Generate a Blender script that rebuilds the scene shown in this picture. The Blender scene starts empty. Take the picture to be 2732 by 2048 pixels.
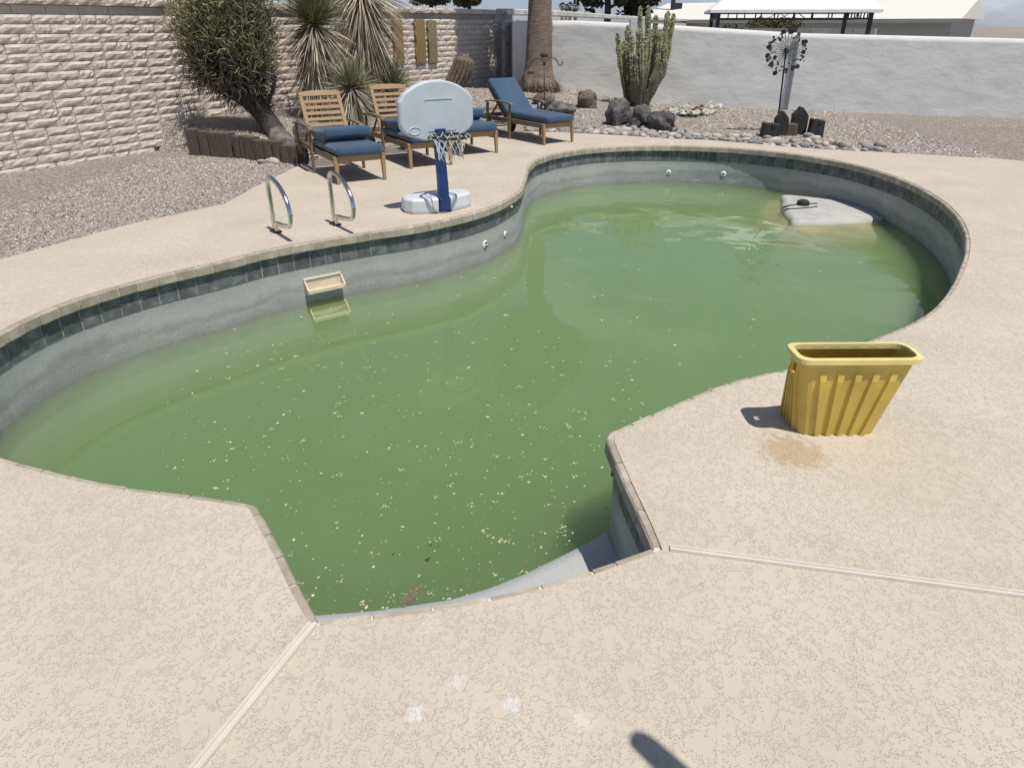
import bpy, bmesh, math, random
import numpy as np
from mathutils import Vector, Matrix, noise
from mathutils.geometry import delaunay_2d_cdt

R = math.radians
random.seed(7)
rs = np.random.RandomState(11)
scene = bpy.context.scene
col = scene.collection

# ------------------------------------------------------------------ camera
FPX, CAMH = 1850.0, 1.8
PITCH = math.atan(956 / FPX)
cd = bpy.data.cameras.new('camera')
cd.sensor_width = 36.0
cd.lens = FPX / 2732 * 36.0
cd.clip_start, cd.clip_end = 0.05, 2000
cam = bpy.data.objects.new('camera', cd)
cam.location = (0, 0, CAMH)
cam.rotation_euler = (math.pi / 2 - PITCH, 0, 0)
col.objects.link(cam)
scene.camera = cam

# ------------------------------------------------------------------ sun, sky, exposure
SUN_DIR = Vector((0.262, -0.338, 1.0)).normalized()
SUN_EL = math.asin(SUN_DIR.z)
SUN_AZ = math.atan2(SUN_DIR.x, SUN_DIR.y)
sd = bpy.data.lights.new('sun', 'SUN')
sd.energy = 4.35
sd.angle = R(0.53)
sd.color = (1.0, 0.955, 0.89)
sun = bpy.data.objects.new('sun', sd)
sun.rotation_euler = SUN_DIR.to_track_quat('Z', 'Y').to_euler()
sun.location = (6, -4, 30)
col.objects.link(sun)

world = bpy.data.worlds.new('World')
scene.world = world
world.use_nodes = True
wt = world.node_tree
for n in list(wt.nodes):
    wt.nodes.remove(n)
def wn(t, **k):
    n = wt.nodes.new(t)
    for a, b in k.items():
        setattr(n, a, b)
    return n
sky = wn('ShaderNodeTexSky', sky_type='NISHITA', sun_disc=False)
sky.sun_elevation = SUN_EL
sky.sun_rotation = SUN_AZ
sky.air_density = 1.0
sky.dust_density = 0.3
sky.ozone_density = 1.5
wtc = wn('ShaderNodeTexCoord')
wmap = wn('ShaderNodeMapping')
wmap.inputs['Scale'].default_value = (1.0, 1.0, 3.2)
wnoi = wn('ShaderNodeTexNoise')
wnoi.inputs['Scale'].default_value = 3.4
wnoi.inputs['Detail'].default_value = 7
wnoi.inputs['Roughness'].default_value = 0.55
wr = wn('ShaderNodeValToRGB')
wr.color_ramp.elements[0].position = 0.52
wr.color_ramp.elements[1].position = 0.75
wmix = wn('ShaderNodeMix', data_type='RGBA')
wmix.inputs[7].default_value = (10.5, 11.0, 11.8, 1)
wbg = wn('ShaderNodeBackground')
wbg.inputs['Strength'].default_value = 0.076
wo = wn('ShaderNodeOutputWorld')
L = wt.links.new
L(wtc.outputs['Generated'], wmap.inputs['Vector'])
L(wmap.outputs['Vector'], wnoi.inputs['Vector'])
L(wnoi.outputs['Fac'], wr.inputs['Fac'])
L(wr.outputs['Color'], wmix.inputs[0])
wti = wn('ShaderNodeMix', data_type='RGBA', blend_type='MULTIPLY')
wsep = wn('ShaderNodeSeparateXYZ')
L(wtc.outputs['Generated'], wsep.inputs[0])
wrz = wn('ShaderNodeMapRange')
wrz.inputs[1].default_value, wrz.inputs[2].default_value = 0.02, 0.45
wrz.inputs[3].default_value, wrz.inputs[4].default_value = 1.0, 0.0
L(wsep.outputs['Z'], wrz.inputs[0])
L(wrz.outputs[0], wti.inputs[0])
wti.inputs[7].default_value = (0.80, 0.90, 1.36, 1)
L(sky.outputs['Color'], wti.inputs[6])
L(wti.outputs[2], wmix.inputs[6])
L(wmix.outputs[2], wbg.inputs['Color'])
L(wbg.outputs[0], wo.inputs['Surface'])

scene.view_settings.view_transform = 'Standard'
scene.view_settings.look = 'None'
scene.view_settings.exposure = 0.0
scene.view_settings.gamma = 1.0
scene.view_settings.use_curve_mapping = False
scene.cycles.max_bounces = 8
scene.cycles.transparent_max_bounces = 16
scene.cycles.volume_bounces = 2

# ------------------------------------------------------------------ pixel -> place
_c, _s = math.cos(PITCH), math.sin(PITCH)
def ray(px, py):
    u = (px - 1366) / FPX
    v = (1024 - py) / FPX
    return u, _c + v * _s, v * _c - _s
def G(px, py, z=0.0):
    d = ray(px, py)
    t = (z - CAMH) / d[2]
    return Vector((d[0] * t, d[1] * t, z))
def F(px, py, Y):
    d = ray(px, py)
    t = Y / d[1]
    return Vector((d[0] * t, Y, CAMH + d[2] * t))
def V2(v):
    return (v[0], v[1])

# ------------------------------------------------------------------ ground heights (thin plate spline through surveyed points)
_ctl = [(-3.08, 10.5, 0), (-2.38, 12.59, .02), (-.83, 14.03, .0), (.25, 14.41, 0), (1.21, 13.98, 0), (1.93, 13.72, 0), (2.61, 13.23, 0),
        (3.5, 12.72, 0), (4.08, 12.46, 0), (4.76, 11.97, 0), (7, 11, 0), (10, 10, 0),
        (-8.5, 7.3, .42), (-6.8, 10.1, .42), (-5.1, 13.2, .42), (-4.7, 14, .4), (-2.5, 17.3, .4), (-.57, 20.5, .37), (.1, 20.2, .43), (1.5, 19.4, .36),
        (2.4, 18.9, .24), (3.45, 18.6, .10), (6.4, 17.45, .06), (9, 16.4, .06), (13, 14.8, .06), (.75, 16.4, .18), (1.75, 16.8, .2), (2.7, 15.8, .1), (4.1, 15, .06),
        (-4.2, 11.6, .33), (-5.2, 11.2, .34), (-6.8, 8.6, .36), (-2.6, 13.6, .2), (-1.2, 15.5, .22)]
_P = np.array(_ctl, float)
def _U(r2):
    return np.where(r2 > 1e-9, r2 * np.log(r2 + 1e-12), 0)
_n = len(_P)
_K = _U(((_P[:, None, :2] - _P[None, :, :2]) ** 2).sum(-1)) + np.eye(_n) * 0.4
_A = np.zeros((_n + 3, _n + 3))
_A[:_n, :_n] = _K
_A[:_n, _n] = 1
_A[:_n, _n + 1:] = _P[:, :2]
_A[_n:, :_n] = _A[:_n, _n:].T
_W = np.linalg.solve(_A, np.concatenate([_P[:, 2], np.zeros(3)]))
def hts(xy):
    xy = np.atleast_2d(np.asarray(xy, float))
    k = _U(((xy[:, None, :] - _P[None, :, :2]) ** 2).sum(-1))
    return k @ _W[:_n] + _W[_n] + xy @ _W[_n + 1:]
def ht(x, y):
    return float(hts([(x, y)])[0])

# ------------------------------------------------------------------ materials
def mat(name):
    m = bpy.data.materials.new(name)
    m.use_nodes = True
    t = m.node_tree
    b = t.nodes['Principled BSDF']
    return m, t, b
def nd(t, typ, **k):
    n = t.nodes.new(typ)
    for a, b in k.items():
        setattr(n, a, b)
    return n
def coords(t, kind='Object', scale=(1, 1, 1), rot=(0, 0, 0)):
    tc = nd(t, 'ShaderNodeTexCoord')
    mp = nd(t, 'ShaderNodeMapping')
    mp.inputs['Scale'].default_value = scale
    mp.inputs['Rotation'].default_value = rot
    if kind == 'World':
        g = nd(t, 'ShaderNodeNewGeometry')
        t.links.new(g.outputs['Position'], mp.inputs['Vector'])
    else:
        t.links.new(tc.outputs[kind], mp.inputs['Vector'])
    return mp.outputs['Vector']
def noi(t, vec, scale, detail=4, rough=0.55, dist=0.0):
    n = nd(t, 'ShaderNodeTexNoise')
    n.inputs['Scale'].default_value = scale
    n.inputs['Detail'].default_value = detail
    n.inputs['Roughness'].default_value = rough
    n.inputs['Distortion'].default_value = dist
    t.links.new(vec, n.inputs['Vector'])
    return n.outputs['Fac']
def vor(t, vec, scale, feature='F1', out='Distance', rand=1.0):
    n = nd(t, 'ShaderNodeTexVoronoi', feature=feature)
    n.inputs['Scale'].default_value = scale
    n.inputs['Randomness'].default_value = rand
    t.links.new(vec, n.inputs['Vector'])
    return n.outputs[out]
def ramp(t, fac, stops, interp='LINEAR'):
    n = nd(t, 'ShaderNodeValToRGB')
    cr = n.color_ramp
    cr.interpolation = interp
    while len(cr.elements) < len(stops):
        cr.elements.new(0.5)
    for e, (p, c) in zip(cr.elements, stops):
        e.position = p
        if not hasattr(c, '__len__'):
            c = (c, c, c)
        e.color = (*c, 1)
    t.links.new(fac, n.inputs['Fac'])
    return n.outputs['Color']
def mixc(t, fac, a, b, blend='MIX'):
    n = nd(t, 'ShaderNodeMix', data_type='RGBA', blend_type=blend)
    for s, v in ((0, fac), (6, a), (7, b)):
        if hasattr(v, 'links') or hasattr(v, 'is_linked'):
            t.links.new(v, n.inputs[s])
        elif s == 0:
            n.inputs[0].default_value = v
        else:
            n.inputs[s].default_value = (*v[:3], 1)
    return n.outputs[2]
def mth(t, op, a, b=None, c=None):
    n = nd(t, 'ShaderNodeMath', operation=op)
    for i, v in enumerate((a, b, c)):
        if v is None:
            continue
        if hasattr(v, 'is_linked'):
            t.links.new(v, n.inputs[i])
        else:
            n.inputs[i].default_value = v
    return n.outputs[0]
def bump(t, b, h, strength=0.5, dist=0.01, prev=None):
    n = nd(t, 'ShaderNodeBump')
    n.inputs['Strength'].default_value = strength
    n.inputs['Distance'].default_value = dist
    t.links.new(h, n.inputs['Height'])
    if prev is not None:
        t.links.new(prev, n.inputs['Normal'])
    t.links.new(n.outputs['Normal'], b.inputs['Normal'])
    return n.outputs['Normal']
def setc(t, b, c):
    if hasattr(c, 'is_linked'):
        t.links.new(c, b.inputs['Base Color'])
    else:
        b.inputs['Base Color'].default_value = (*c, 1)
def objrand(t):
    return nd(t, 'ShaderNodeObjectInfo').outputs['Random']
def attr(t, name, out='Fac'):
    return nd(t, 'ShaderNodeAttribute', attribute_name=name).outputs[out]

def simple(name, c, rough=0.6, metal=0.0, var=0.12, scale=8, bstr=0.15, bscale=60, kind='Object', spec=None, rnd=0.0):
    m, t, b = mat(name)
    v = coords(t, kind)
    f = noi(t, v, scale, 5)
    lo = tuple(x * (1 - var) for x in c)
    hi = tuple(min(1, x * (1 + var)) for x in c)
    cc = ramp(t, f, [(0.3, lo), (0.7, hi)])
    if rnd:
        k = mth(t, 'ADD', mth(t, 'MULTIPLY', objrand(t), rnd * 2), 1 - rnd)
        hs = nd(t, 'ShaderNodeHueSaturation')
        t.links.new(cc, hs.inputs['Color'])
        t.links.new(k, hs.inputs['Value'])
        cc = hs.outputs['Color']
    setc(t, b, cc)
    b.inputs['Roughness'].default_value = rough
    b.inputs['Metallic'].default_value = metal
    if spec is not None:
        b.inputs['Specular IOR Level'].default_value = spec
    if bstr:
        bump(t, b, noi(t, v, bscale, 4), bstr, 0.004)
    return m

M = {}
# deck: knock-down acrylic texture, flat patches in a rough lower layer
def deck_material():
    m, t, b = mat('deck_texture')
    v = coords(t, 'World')
    v2 = coords(t, 'World', (1.25, 0.85, 1), (0, 0, R(35)))
    big = noi(t, v2, 21, 2, 0.5, 0.7)
    fine = noi(t, v, 74, 1.5, 0.5, 1.2)
    hsum = mth(t, 'ADD', mth(t, 'ADD', mth(t, 'MULTIPLY', big, 0.56), mth(t, 'MULTIPLY', fine, 0.44)), mth(t, 'MULTIPLY', mth(t, 'SUBTRACT', noi(t, v, 1.7, 3), 0.5), 0.16))
    plate = ramp(t, hsum, [(0.462, 0.0), (0.480, 0.85), (0.50, 1.0)])
    low = noi(t, v, 150, 3, 0.6)
    hh = mth(t, 'ADD', plate, mth(t, 'MULTIPLY', low, 0.22))
    edge = ramp(t, hsum, [(0.447, 0.0), (0.460, 1.0), (0.466, 1.0), (0.474, 0.0)])
    patch = ramp(t, noi(t, v, 1.3, 4, 0.6), [(0.35, (0.515, 0.448, 0.358)), (0.66, (0.57, 0.50, 0.405))])
    c = mixc(t, mth(t, 'MULTIPLY', edge, mth(t, 'ADD', 0.18, mth(t, 'MULTIPLY', ramp(t, noi(t, v, 1.4, 3), [(0.36, 0.0), (0.64, 1.0)]), 0.52))), patch, (0.30, 0.245, 0.195))
    c = mixc(t, mth(t, 'MULTIPLY', low, 0.10), c, (0.40, 0.33, 0.26))
    pos = nd(t, 'ShaderNodeNewGeometry').outputs['Position']
    # water stain near the yellow bin and three bare worn spots, each with its own ragged outline
    def spot(p, r, colr, amt, nsc):
        nonlocal c
        dn = nd(t, 'ShaderNodeVectorMath', operation='DISTANCE')
        t.links.new(pos, dn.inputs[0])
        dn.inputs[1].default_value = (p[0], p[1], 0)
        d = mth(t, 'ADD', dn.outputs['Value'], mth(t, 'MULTIPLY', mth(t, 'SUBTRACT', noi(t, v, nsc, 5, 0.7), 0.5), r * 2.2))
        k = ramp(t, mth(t, 'DIVIDE', d, r), [(0.55, amt), (1.0, 0.0)])
        c = mixc(t, k, c, colr)
    spot(G(2115, 1205), 0.17, (0.42, 0.30, 0.17), 0.75, 22)
    spot(G(1112, 1903), 0.033, (0.62, 0.60, 0.56), 0.85, 42)
    spot(G(1365, 1880), 0.033, (0.62, 0.60, 0.56), 0.85, 42)
    spot(G(1222, 1818), 0.035, (0.62, 0.58, 0.52), 0.6, 50)
    spot(G(1552, 1922), 0.04, (0.62, 0.58, 0.50), 0.6, 50)
    spot(G(1150, 1668), 0.05, (0.62, 0.58, 0.50), 0.5, 50)
    setc(t, b, c)
    b.inputs['Roughness'].default_value = 0.85
    b.inputs['Specular IOR Level'].default_value = 0.25
    n1 = bump(t, b, hh, 0.7, 0.0030)
    return m
M['deck'] = deck_material()

def stone_mat(name, stops, vscale, bstr=0.5, bdist=0.01, rough=0.9, rnd=0.2, kind='Object', bscale=30):
    m, t, b = mat(name)
    v = coords(t, kind)
    f = noi(t, v, vscale, 6, 0.62)
    cc = ramp(t, f, stops)
    if rnd:
        hs = nd(t, 'ShaderNodeHueSaturation')
        t.links.new(cc, hs.inputs['Color'])
        t.links.new(mth(t, 'ADD', mth(t, 'MULTIPLY', objrand(t), rnd * 2), 1 - rnd), hs.inputs['Value'])
        cc = hs.outputs['Color']
    setc(t, b, cc)
    b.inputs['Roughness'].default_value = rough
    b.inputs['Specular IOR Level'].default_value = 0.3
    bump(t, b, noi(t, v, bscale, 6, 0.7), bstr, bdist)
    return m
M['coping'] = stone_mat('coping_stone', [(0.3, (0.31, 0.27, 0.20)), (0.55, (0.42, 0.365, 0.285)), (0.72, (0.56, 0.50, 0.42))], 9, 0.7, 0.006, rnd=0.14, bscale=45, kind='World')
M['grout'] = simple('grout', (0.60, 0.55, 0.48), 0.9)
M['tilegrout'] = simple('tile_grout', (0.40, 0.40, 0.385), 0.9)
M['tile'] = stone_mat('slate_tile', [(0.3, (0.066, 0.068, 0.074)), (0.52, (0.135, 0.136, 0.142)), (0.72, (0.25, 0.245, 0.245))], 9, 0.5, 0.004, rough=0.5, rnd=0.22, bscale=30, kind='World')
def plaster():
    m, t, b = mat('pool_plaster')
    v = coords(t, 'World')
    sp = noi(t, v, 190, 2, 0.8)
    base = ramp(t, noi(t, v, 1.7, 5, 0.6), [(0.3, (0.33, 0.335, 0.315)), (0.7, (0.46, 0.455, 0.425))])
    base = mixc(t, ramp(t, noi(t, v, 11, 6, 0.7), [(0.4, 0.0), (0.75, 0.45)]), base, (0.24, 0.245, 0.235))
    c = mixc(t, ramp(t, sp, [(0.34, 0.75), (0.5, 0.0)]), base, (0.12, 0.125, 0.125))
    c = mixc(t, ramp(t, sp, [(0.56, 0.0), (0.68, 0.7)]), c, (0.62, 0.63, 0.61))
    # scum marks left at old water lines (height bands) and a lighter chalk band
    z = nd(t, 'ShaderNodeSeparateXYZ')
    t.links.new(nd(t, 'ShaderNodeNewGeometry').outputs['Position'], z.inputs[0])
    zz = mth(t, 'ADD', z.outputs['Z'], mth(t, 'MULTIPLY', mth(t, 'SUBTRACT', noi(t, v, 1.6, 7, 0.7), 0.5), 0.34))
    band = ramp(t, mth(t, 'MULTIPLY', zz, -1.0), [(0.40, 0.0), (0.46, 0.30), (0.50, 0.08), (0.53, 0.30), (0.60, 0.5), (0.7, 0.3)])
    c = mixc(t, band, c, (0.165, 0.17, 0.165))
    band2 = ramp(t, mth(t, 'MULTIPLY', zz, -1.0), [(0.27, 0.0), (0.36, 0.35), (0.43, 0.0)])
    c = mixc(t, band2, c, (0.50, 0.51, 0.48))
    sv = coords(t, 'World', (1.3, 1.3, 9))
    c = mixc(t, ramp(t, noi(t, sv, 1.5, 6, 0.7), [(0.63, 0.0), (0.70, 0.55)]), c, (0.56, 0.56, 0.53))
    c = mixc(t, ramp(t, noi(t, sv, 2.3, 6, 0.75), [(0.30, 0.5), (0.36, 0.0)]), c, (0.17, 0.165, 0.15))
    setc(t, b, c)
    b.inputs['Roughness'].default_value = 0.9
    bump(t, b, noi(t, v, 220, 3), 0.4, 0.003)
    return m
M['plaster'] = plaster()

def water():
    m = bpy.data.materials.new('green_water')
    m.use_nodes = True
    t = m.node_tree
    for n in list(t.nodes):
        t.nodes.remove(n)
    out = nd(t, 'ShaderNodeOutputMaterial')
    mx = nd(t, 'ShaderNodeMixShader')
    fr = nd(t, 'ShaderNodeFresnel')
    fr.inputs['IOR'].default_value = 1.33
    tr = nd(t, 'ShaderNodeBsdfTransparent')
    gl = nd(t, 'ShaderNodeBsdfGlossy')
    gl.inputs['Roughness'].default_value = 0.004
    v = coords(t, 'World', (1.0, 1.0, 1))
    h = mth(t, 'ADD', noi(t, v, 1.5, 1, 0.35, 0.6), mth(t, 'MULTIPLY', noi(t, v, 5, 2), 0.07))
    # a return jet stirs the far right part of the pool
    dn = nd(t, 'ShaderNodeVectorMath', operation='DISTANCE')
    t.links.new(nd(t, 'ShaderNodeNewGeometry').outputs['Position'], dn.inputs[0])
    dn.inputs[1].default_value = (3.3, 9.6, -0.6)
    amp = ramp(t, mth(t, 'DIVIDE', dn.outputs['Value'], 6.0), [(0.0, 1.0), (0.4, 0.65), (0.9, 0.2)])
    bp = nd(t, 'ShaderNodeBump')
    bp.inputs['Distance'].default_value = 0.045
    t.links.new(mth(t, 'MULTIPLY', amp, 0.5), bp.inputs['Strength'])
    t.links.new(h, bp.inputs['Height'])
    t.links.new(bp.outputs[0], fr.inputs['Normal'])
    t.links.new(bp.outputs[0], gl.inputs['Normal'])
    t.links.new(fr.outputs[0], mx.inputs[0])
    t.links.new(tr.outputs[0], mx.inputs[1])
    t.links.new(gl.outputs[0], mx.inputs[2])
    t.links.new(mx.outputs[0], out.inputs['Surface'])
    sc = nd(t, 'ShaderNodeVolumeScatter')
    sc.inputs['Color'].default_value = (0.60, 0.84, 0.40, 1)
    sc.inputs['Density'].default_value = 2.0
    sc.inputs['Anisotropy'].default_value = 0.2
    ab = nd(t, 'ShaderNodeVolumeAbsorption')
    ab.inputs['Color'].default_value = (0.45, 0.78, 0.35, 1)
    ab.inputs['Density'].default_value = 1.1
    ad = nd(t, 'ShaderNodeAddShader')
    t.links.new(sc.outputs[0], ad.inputs[0])
    t.links.new(ab.outputs[0], ad.inputs[1])
    t.links.new(ad.outputs[0], out.inputs['Volume'])
    try:
        m.cycles.homogeneous_volume = True
    except Exception:
        pass
    return m
M['water'] = water()

def woodmat(name, a, bcol, grain=(3, 3, 40), rough=0.65, gx=1.0, spots=None):
    m, t, b = mat(name)
    v = coords(t, 'Object', grain)
    f = noi(t, v, 2.2, 6, 0.65, 0.6)
    v1 = coords(t, 'Object')
    g = noi(t, v1, 3.0, 3)
    c = ramp(t, f, [(0.3, a), (0.7, bcol)])
    c = mixc(t, mth(t, 'MULTIPLY', g, 0.45), c, tuple(x * 0.62 for x in a))
    setc(t, b, c)
    b.inputs['Roughness'].default_value = rough
    bump(t, b, f, 0.35, 0.003)
    return m
M['teak'] = woodmat('teak', (0.30, 0.185, 0.095), (0.44, 0.29, 0.155), (30, 4, 30))
M['teakgrey'] = woodmat('weathered_teak', (0.14, 0.105, 0.062), (0.235, 0.175, 0.105), (24, 4, 24))
M['timber'] = woodmat('old_timber', (0.05, 0.042, 0.035), (0.17, 0.14, 0.112), (16, 16, 1.6), 0.9)
M['darkwood'] = woodmat('dark_timber', (0.012, 0.013, 0.014), (0.055, 0.05, 0.046), (18, 18, 1.5), 0.8)
def fabric():
    m, t, b = mat('blue_fabric')
    v = coords(t, 'Object')
    c = ramp(t, noi(t, v, 5, 4), [(0.3, (0.024, 0.060, 0.112)), (0.7, (0.036, 0.080, 0.138))])
    w = mth(t, 'ADD', noi(t, coords(t, 'Object', (500, 60, 60)), 1, 2), noi(t, coords(t, 'Object', (60, 500, 60)), 1, 2))
    setc(t, b, c)
    b.inputs['Roughness'].default_value = 0.85
    b.inputs['Sheen Weight'].default_value = 0.25
    n1 = bump(t, b, w, 0.15, 0.002)
    bump(t, b, noi(t, v, 7, 3), 0.35, 0.02, n1)
    return m
M['fabric'] = fabric()
M['whiteplastic'] = simple('white_plastic', (0.50, 0.54, 0.575), 0.45, var=0.08, scale=5, bstr=0.04, bscale=200)
M['dirtyplastic'] = simple('scuffed_white_plastic', (0.60, 0.62, 0.63), 0.5, var=0.10, scale=5, bstr=0.05, bscale=90)
M['blueplastic'] = simple('blue_plastic', (0.012, 0.04, 0.15), 0.38, var=0.2, scale=6, bstr=0.08, bscale=80)
M['blackmetal'] = simple('black_metal', (0.018, 0.019, 0.02), 0.45, var=0.3)
M['rubber'] = simple('black_rubber', (0.015, 0.015, 0.015), 0.7)
M['gunmetal'] = simple('grey_metal', (0.055, 0.062, 0.068), 0.4, 0.6, var=0.3)
M['net'] = simple('net_cord', (0.72, 0.72, 0.70), 0.8, var=0.05, bstr=0)
M['bluecord'] = simple('blue_cord', (0.03, 0.08, 0.25), 0.8, var=0.05, bstr=0)
m, t, b = mat('stainless')
b.inputs['Base Color'].default_value = (0.62, 0.60, 0.56, 1)
b.inputs['Metallic'].default_value = 1
t.links.new(ramp(t, noi(t, coords(t), 14, 4), [(0.3, 0.12), (0.8, 0.3)]), b.inputs['Roughness'])
M['steel'] = m
M['cream'] = simple('cream_plastic', (0.66, 0.58, 0.43), 0.5, var=0.10, scale=14, bstr=0.1, bscale=120)
M['white'] = simple('white_fitting', (0.78, 0.78, 0.76), 0.4, var=0.04, bstr=0)
M['dark'] = simple('dark_hole', (0.03, 0.025, 0.015), 0.8, bstr=0)
M['jointstrip'] = simple('joint_strip', (0.60, 0.55, 0.47), 0.6, var=0.06, scale=10, bstr=0.05)
M['crack'] = simple('hairline_joint', (0.62, 0.54, 0.44), 0.8, bstr=0)
M['yellow'] = simple('yellow_plastic', (0.56, 0.415, 0.085), 0.48, var=0.16, scale=5, bstr=0.08)
M['yellowpale'] = simple('pale_yellow', (0.74, 0.62, 0.26), 0.45, var=0.08, bstr=0.05)

def gravelmat(name, cols, vs, dens=1.0):
    m, t, b = mat(name)
    v = coords(t, 'World')
    d = vor(t, v, vs)
    cl = vor(t, v, vs, 'F1', 'Color')
    sx = nd(t, 'ShaderNodeSeparateColor')
    t.links.new(cl, sx.inputs[0])
    c = ramp(t, sx.outputs[0], cols)
    c = mixc(t, ramp(t, d, [(0.34, 0.0), (0.66, 0.6)]), c, (0.10, 0.085, 0.07))
    c = mixc(t, ramp(t, noi(t, v, 0.8, 4), [(0.35, 0.0), (0.75, 0.28)]), c, (0.22, 0.18, 0.14))
    setc(t, b, c)
    b.inputs['Roughness'].default_value = 0.95
    bump(t, b, ramp(t, d, [(0.0, 1.0), (0.75, 0.0)]), 1.0, 0.016)
    return m
GRC = [(0.0, (0.16, 0.135, 0.115)), (0.25, (0.36, 0.305, 0.25)), (0.5, (0.47, 0.40, 0.335)), (0.72, (0.28, 0.24, 0.21)), (0.85, (0.56, 0.51, 0.45)), (1.0, (0.66, 0.63, 0.58))]
M['gravel'] = gravelmat('desert_gravel', GRC, 42)
M['gravelfine'] = gravelmat('desert_gravel_far', GRC, 34)
def pebmat(name, stops):
    m, t, b = mat(name)
    c = ramp(t, attr(t, 'tint'), stops)
    setc(t, b, c)
    b.inputs['Roughness'].default_value = 0.9
    return m
M['pebble'] = pebmat('gravel_stones', [(0.0, (0.07, 0.07, 0.07)), (0.2, (0.19, 0.155, 0.125)), (0.5, (0.33, 0.275, 0.225)), (0.75, (0.42, 0.37, 0.31)), (0.88, (0.23, 0.24, 0.25)), (1.0, (0.64, 0.62, 0.58))])
def cobmat():
    m, t, b = mat('river_cobble')
    v = coords(t, 'Object')
    base = ramp(t, objrand(t), [(0.0, (0.22, 0.235, 0.235)), (0.22, (0.36, 0.335, 0.30)), (0.45, (0.50, 0.425, 0.35)), (0.6, (0.30, 0.32, 0.31)), (0.75, (0.56, 0.485, 0.41)), (0.9, (0.64, 0.585, 0.50)), (1.0, (0.42, 0.35, 0.29))])
    c = mixc(t, ramp(t, noi(t, v, 2.0, 6, 0.65), [(0.35, 0.0), (0.7, 0.45)]), base, (0.13, 0.12, 0.11))
    setc(t, b, c)
    b.inputs['Roughness'].default_value = 0.8
    bump(t, b, noi(t, v, 9, 5), 0.4, 0.06)
    return m
M['cobble'] = cobmat()
M['boulder'] = stone_mat('lava_boulder', [(0.30, (0.05, 0.048, 0.05)), (0.48, (0.11, 0.105, 0.105)), (0.62, (0.20, 0.185, 0.17)), (0.75, (0.32, 0.275, 0.23))], 3.2, 1.0, 0.07, rnd=0.2, bscale=6)
M['brownrock'] = stone_mat('brown_rock', [(0.30, (0.075, 0.058, 0.05)), (0.52, (0.16, 0.125, 0.10)), (0.75, (0.27, 0.225, 0.185))], 3.5, 1.0, 0.03, rnd=0.2, bscale=9)
def blockmat(name, stops, amount=1.0):
    m, t, b = mat(name)
    v = coords(t, 'World')
    c = ramp(t, noi(t, v, 7, 6, 0.65), stops)
    hs = nd(t, 'ShaderNodeHueSaturation')
    t.links.new(c, hs.inputs['Color'])
    t.links.new(mth(t, 'ADD', mth(t, 'MULTIPLY', objrand(t), 0.2), 0.9), hs.inputs['Value'])
    setc(t, b, hs.outputs['Color'])
    b.inputs['Roughness'].default_value = 0.95
    n1 = bump(t, b, noi(t, v, 30, 5, 0.7), 0.7 * amount, 0.018)
    return m
M['block'] = blockmat('split_face_block', [(0.3, (0.55, 0.475, 0.40)), (0.7, (0.68, 0.60, 0.51))])
M['smoothblock'] = blockmat('smooth_block', [(0.3, (0.36, 0.31, 0.265)), (0.7, (0.43, 0.375, 0.32))], 0.25)
M['mortar'] = simple('mortar', (0.30, 0.26, 0.22), 0.95, kind='World')
M['greyblock'] = blockmat('grey_block', [(0.3, (0.34, 0.33, 0.29)), (0.7, (0.42, 0.41, 0.365))], 0.2)
M['whiteblock'] = blockmat('whitewashed_block', [(0.3, (0.30, 0.27, 0.235)), (0.46, (0.60, 0.57, 0.52)), (0.7, (0.70, 0.68, 0.64))], 0.8)
def stucco():
    m, t, b = mat('painted_stucco')
    v = coords(t, 'World')
    vs = coords(t, 'World', (0.8, 0.8, 1.7))
    c = ramp(t, noi(t, vs, 1.6, 6, 0.6), [(0.3, (0.71, 0.71, 0.665)), (0.6, (0.78, 0.77, 0.73)), (0.8, (0.82, 0.80, 0.745))])
    c = mixc(t, ramp(t, noi(t, v, 3.7, 5), [(0.55, 0.0), (0.75, 0.35)]), c, (0.54, 0.57, 0.52))
    setc(t, b, c)
    b.inputs['Roughness'].default_value = 0.9
    n1 = bump(t, b, noi(t, vs, 2.6, 6, 0.6), 0.22, 0.07)
    bump(t, b, noi(t, v, 38, 4), 0.2, 0.008, n1)
    return m
M['stucco'] = stucco()
M['stuccotop'] = simple('stucco_cap', (0.62, 0.62, 0.60), 0.9)
M['canopy'] = simple('white_canopy', (0.80, 0.81, 0.82), 0.7, var=0.03, bstr=0.05)
M['roofwhite'] = simple('white_roof', (0.70, 0.66, 0.60), 0.8, var=0.05)
M['housewall'] = simple('house_wall', (0.40, 0.40, 0.37), 0.9, var=0.05)
M['fascia'] = simple('fascia', (0.32, 0.33, 0.31), 0.8)
M['glass'] = simple('window_glass', (0.05, 0.06, 0.07), 0.1, var=0.1, bstr=0)
def barkpalm():
    m, t, b = mat('palm_bark')
    v = coords(t, 'Object', (1, 1, 8))
    f = noi(t, v, 6, 6, 0.7, 0.8)
    v2 = coords(t, 'Object', (14, 14, 1.0))
    g = noi(t, v2, 1.6, 4)
    c = ramp(t, f, [(0.3, (0.10, 0.075, 0.055)), (0.55, (0.235, 0.185, 0.14)), (0.75, (0.34, 0.28, 0.22))])
    c = mixc(t, ramp(t, g, [(0.55, 0.0), (0.7, 0.5)]), c, (0.07, 0.055, 0.042))
    setc(t, b, c)
    b.inputs['Roughness'].default_value = 0.95
    bump(t, b, f, 0.9, 0.02)
    return m
M['palmbark'] = barkpalm()
M['bark'] = simple('dark_bark', (0.05, 0.042, 0.036), 0.95, var=0.4, scale=9, bstr=0.8, bscale=25)
M['greybark'] = simple('grey_bark', (0.13, 0.12, 0.11), 0.95, var=0.7, scale=9, bstr=1.0, bscale=16)
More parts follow.
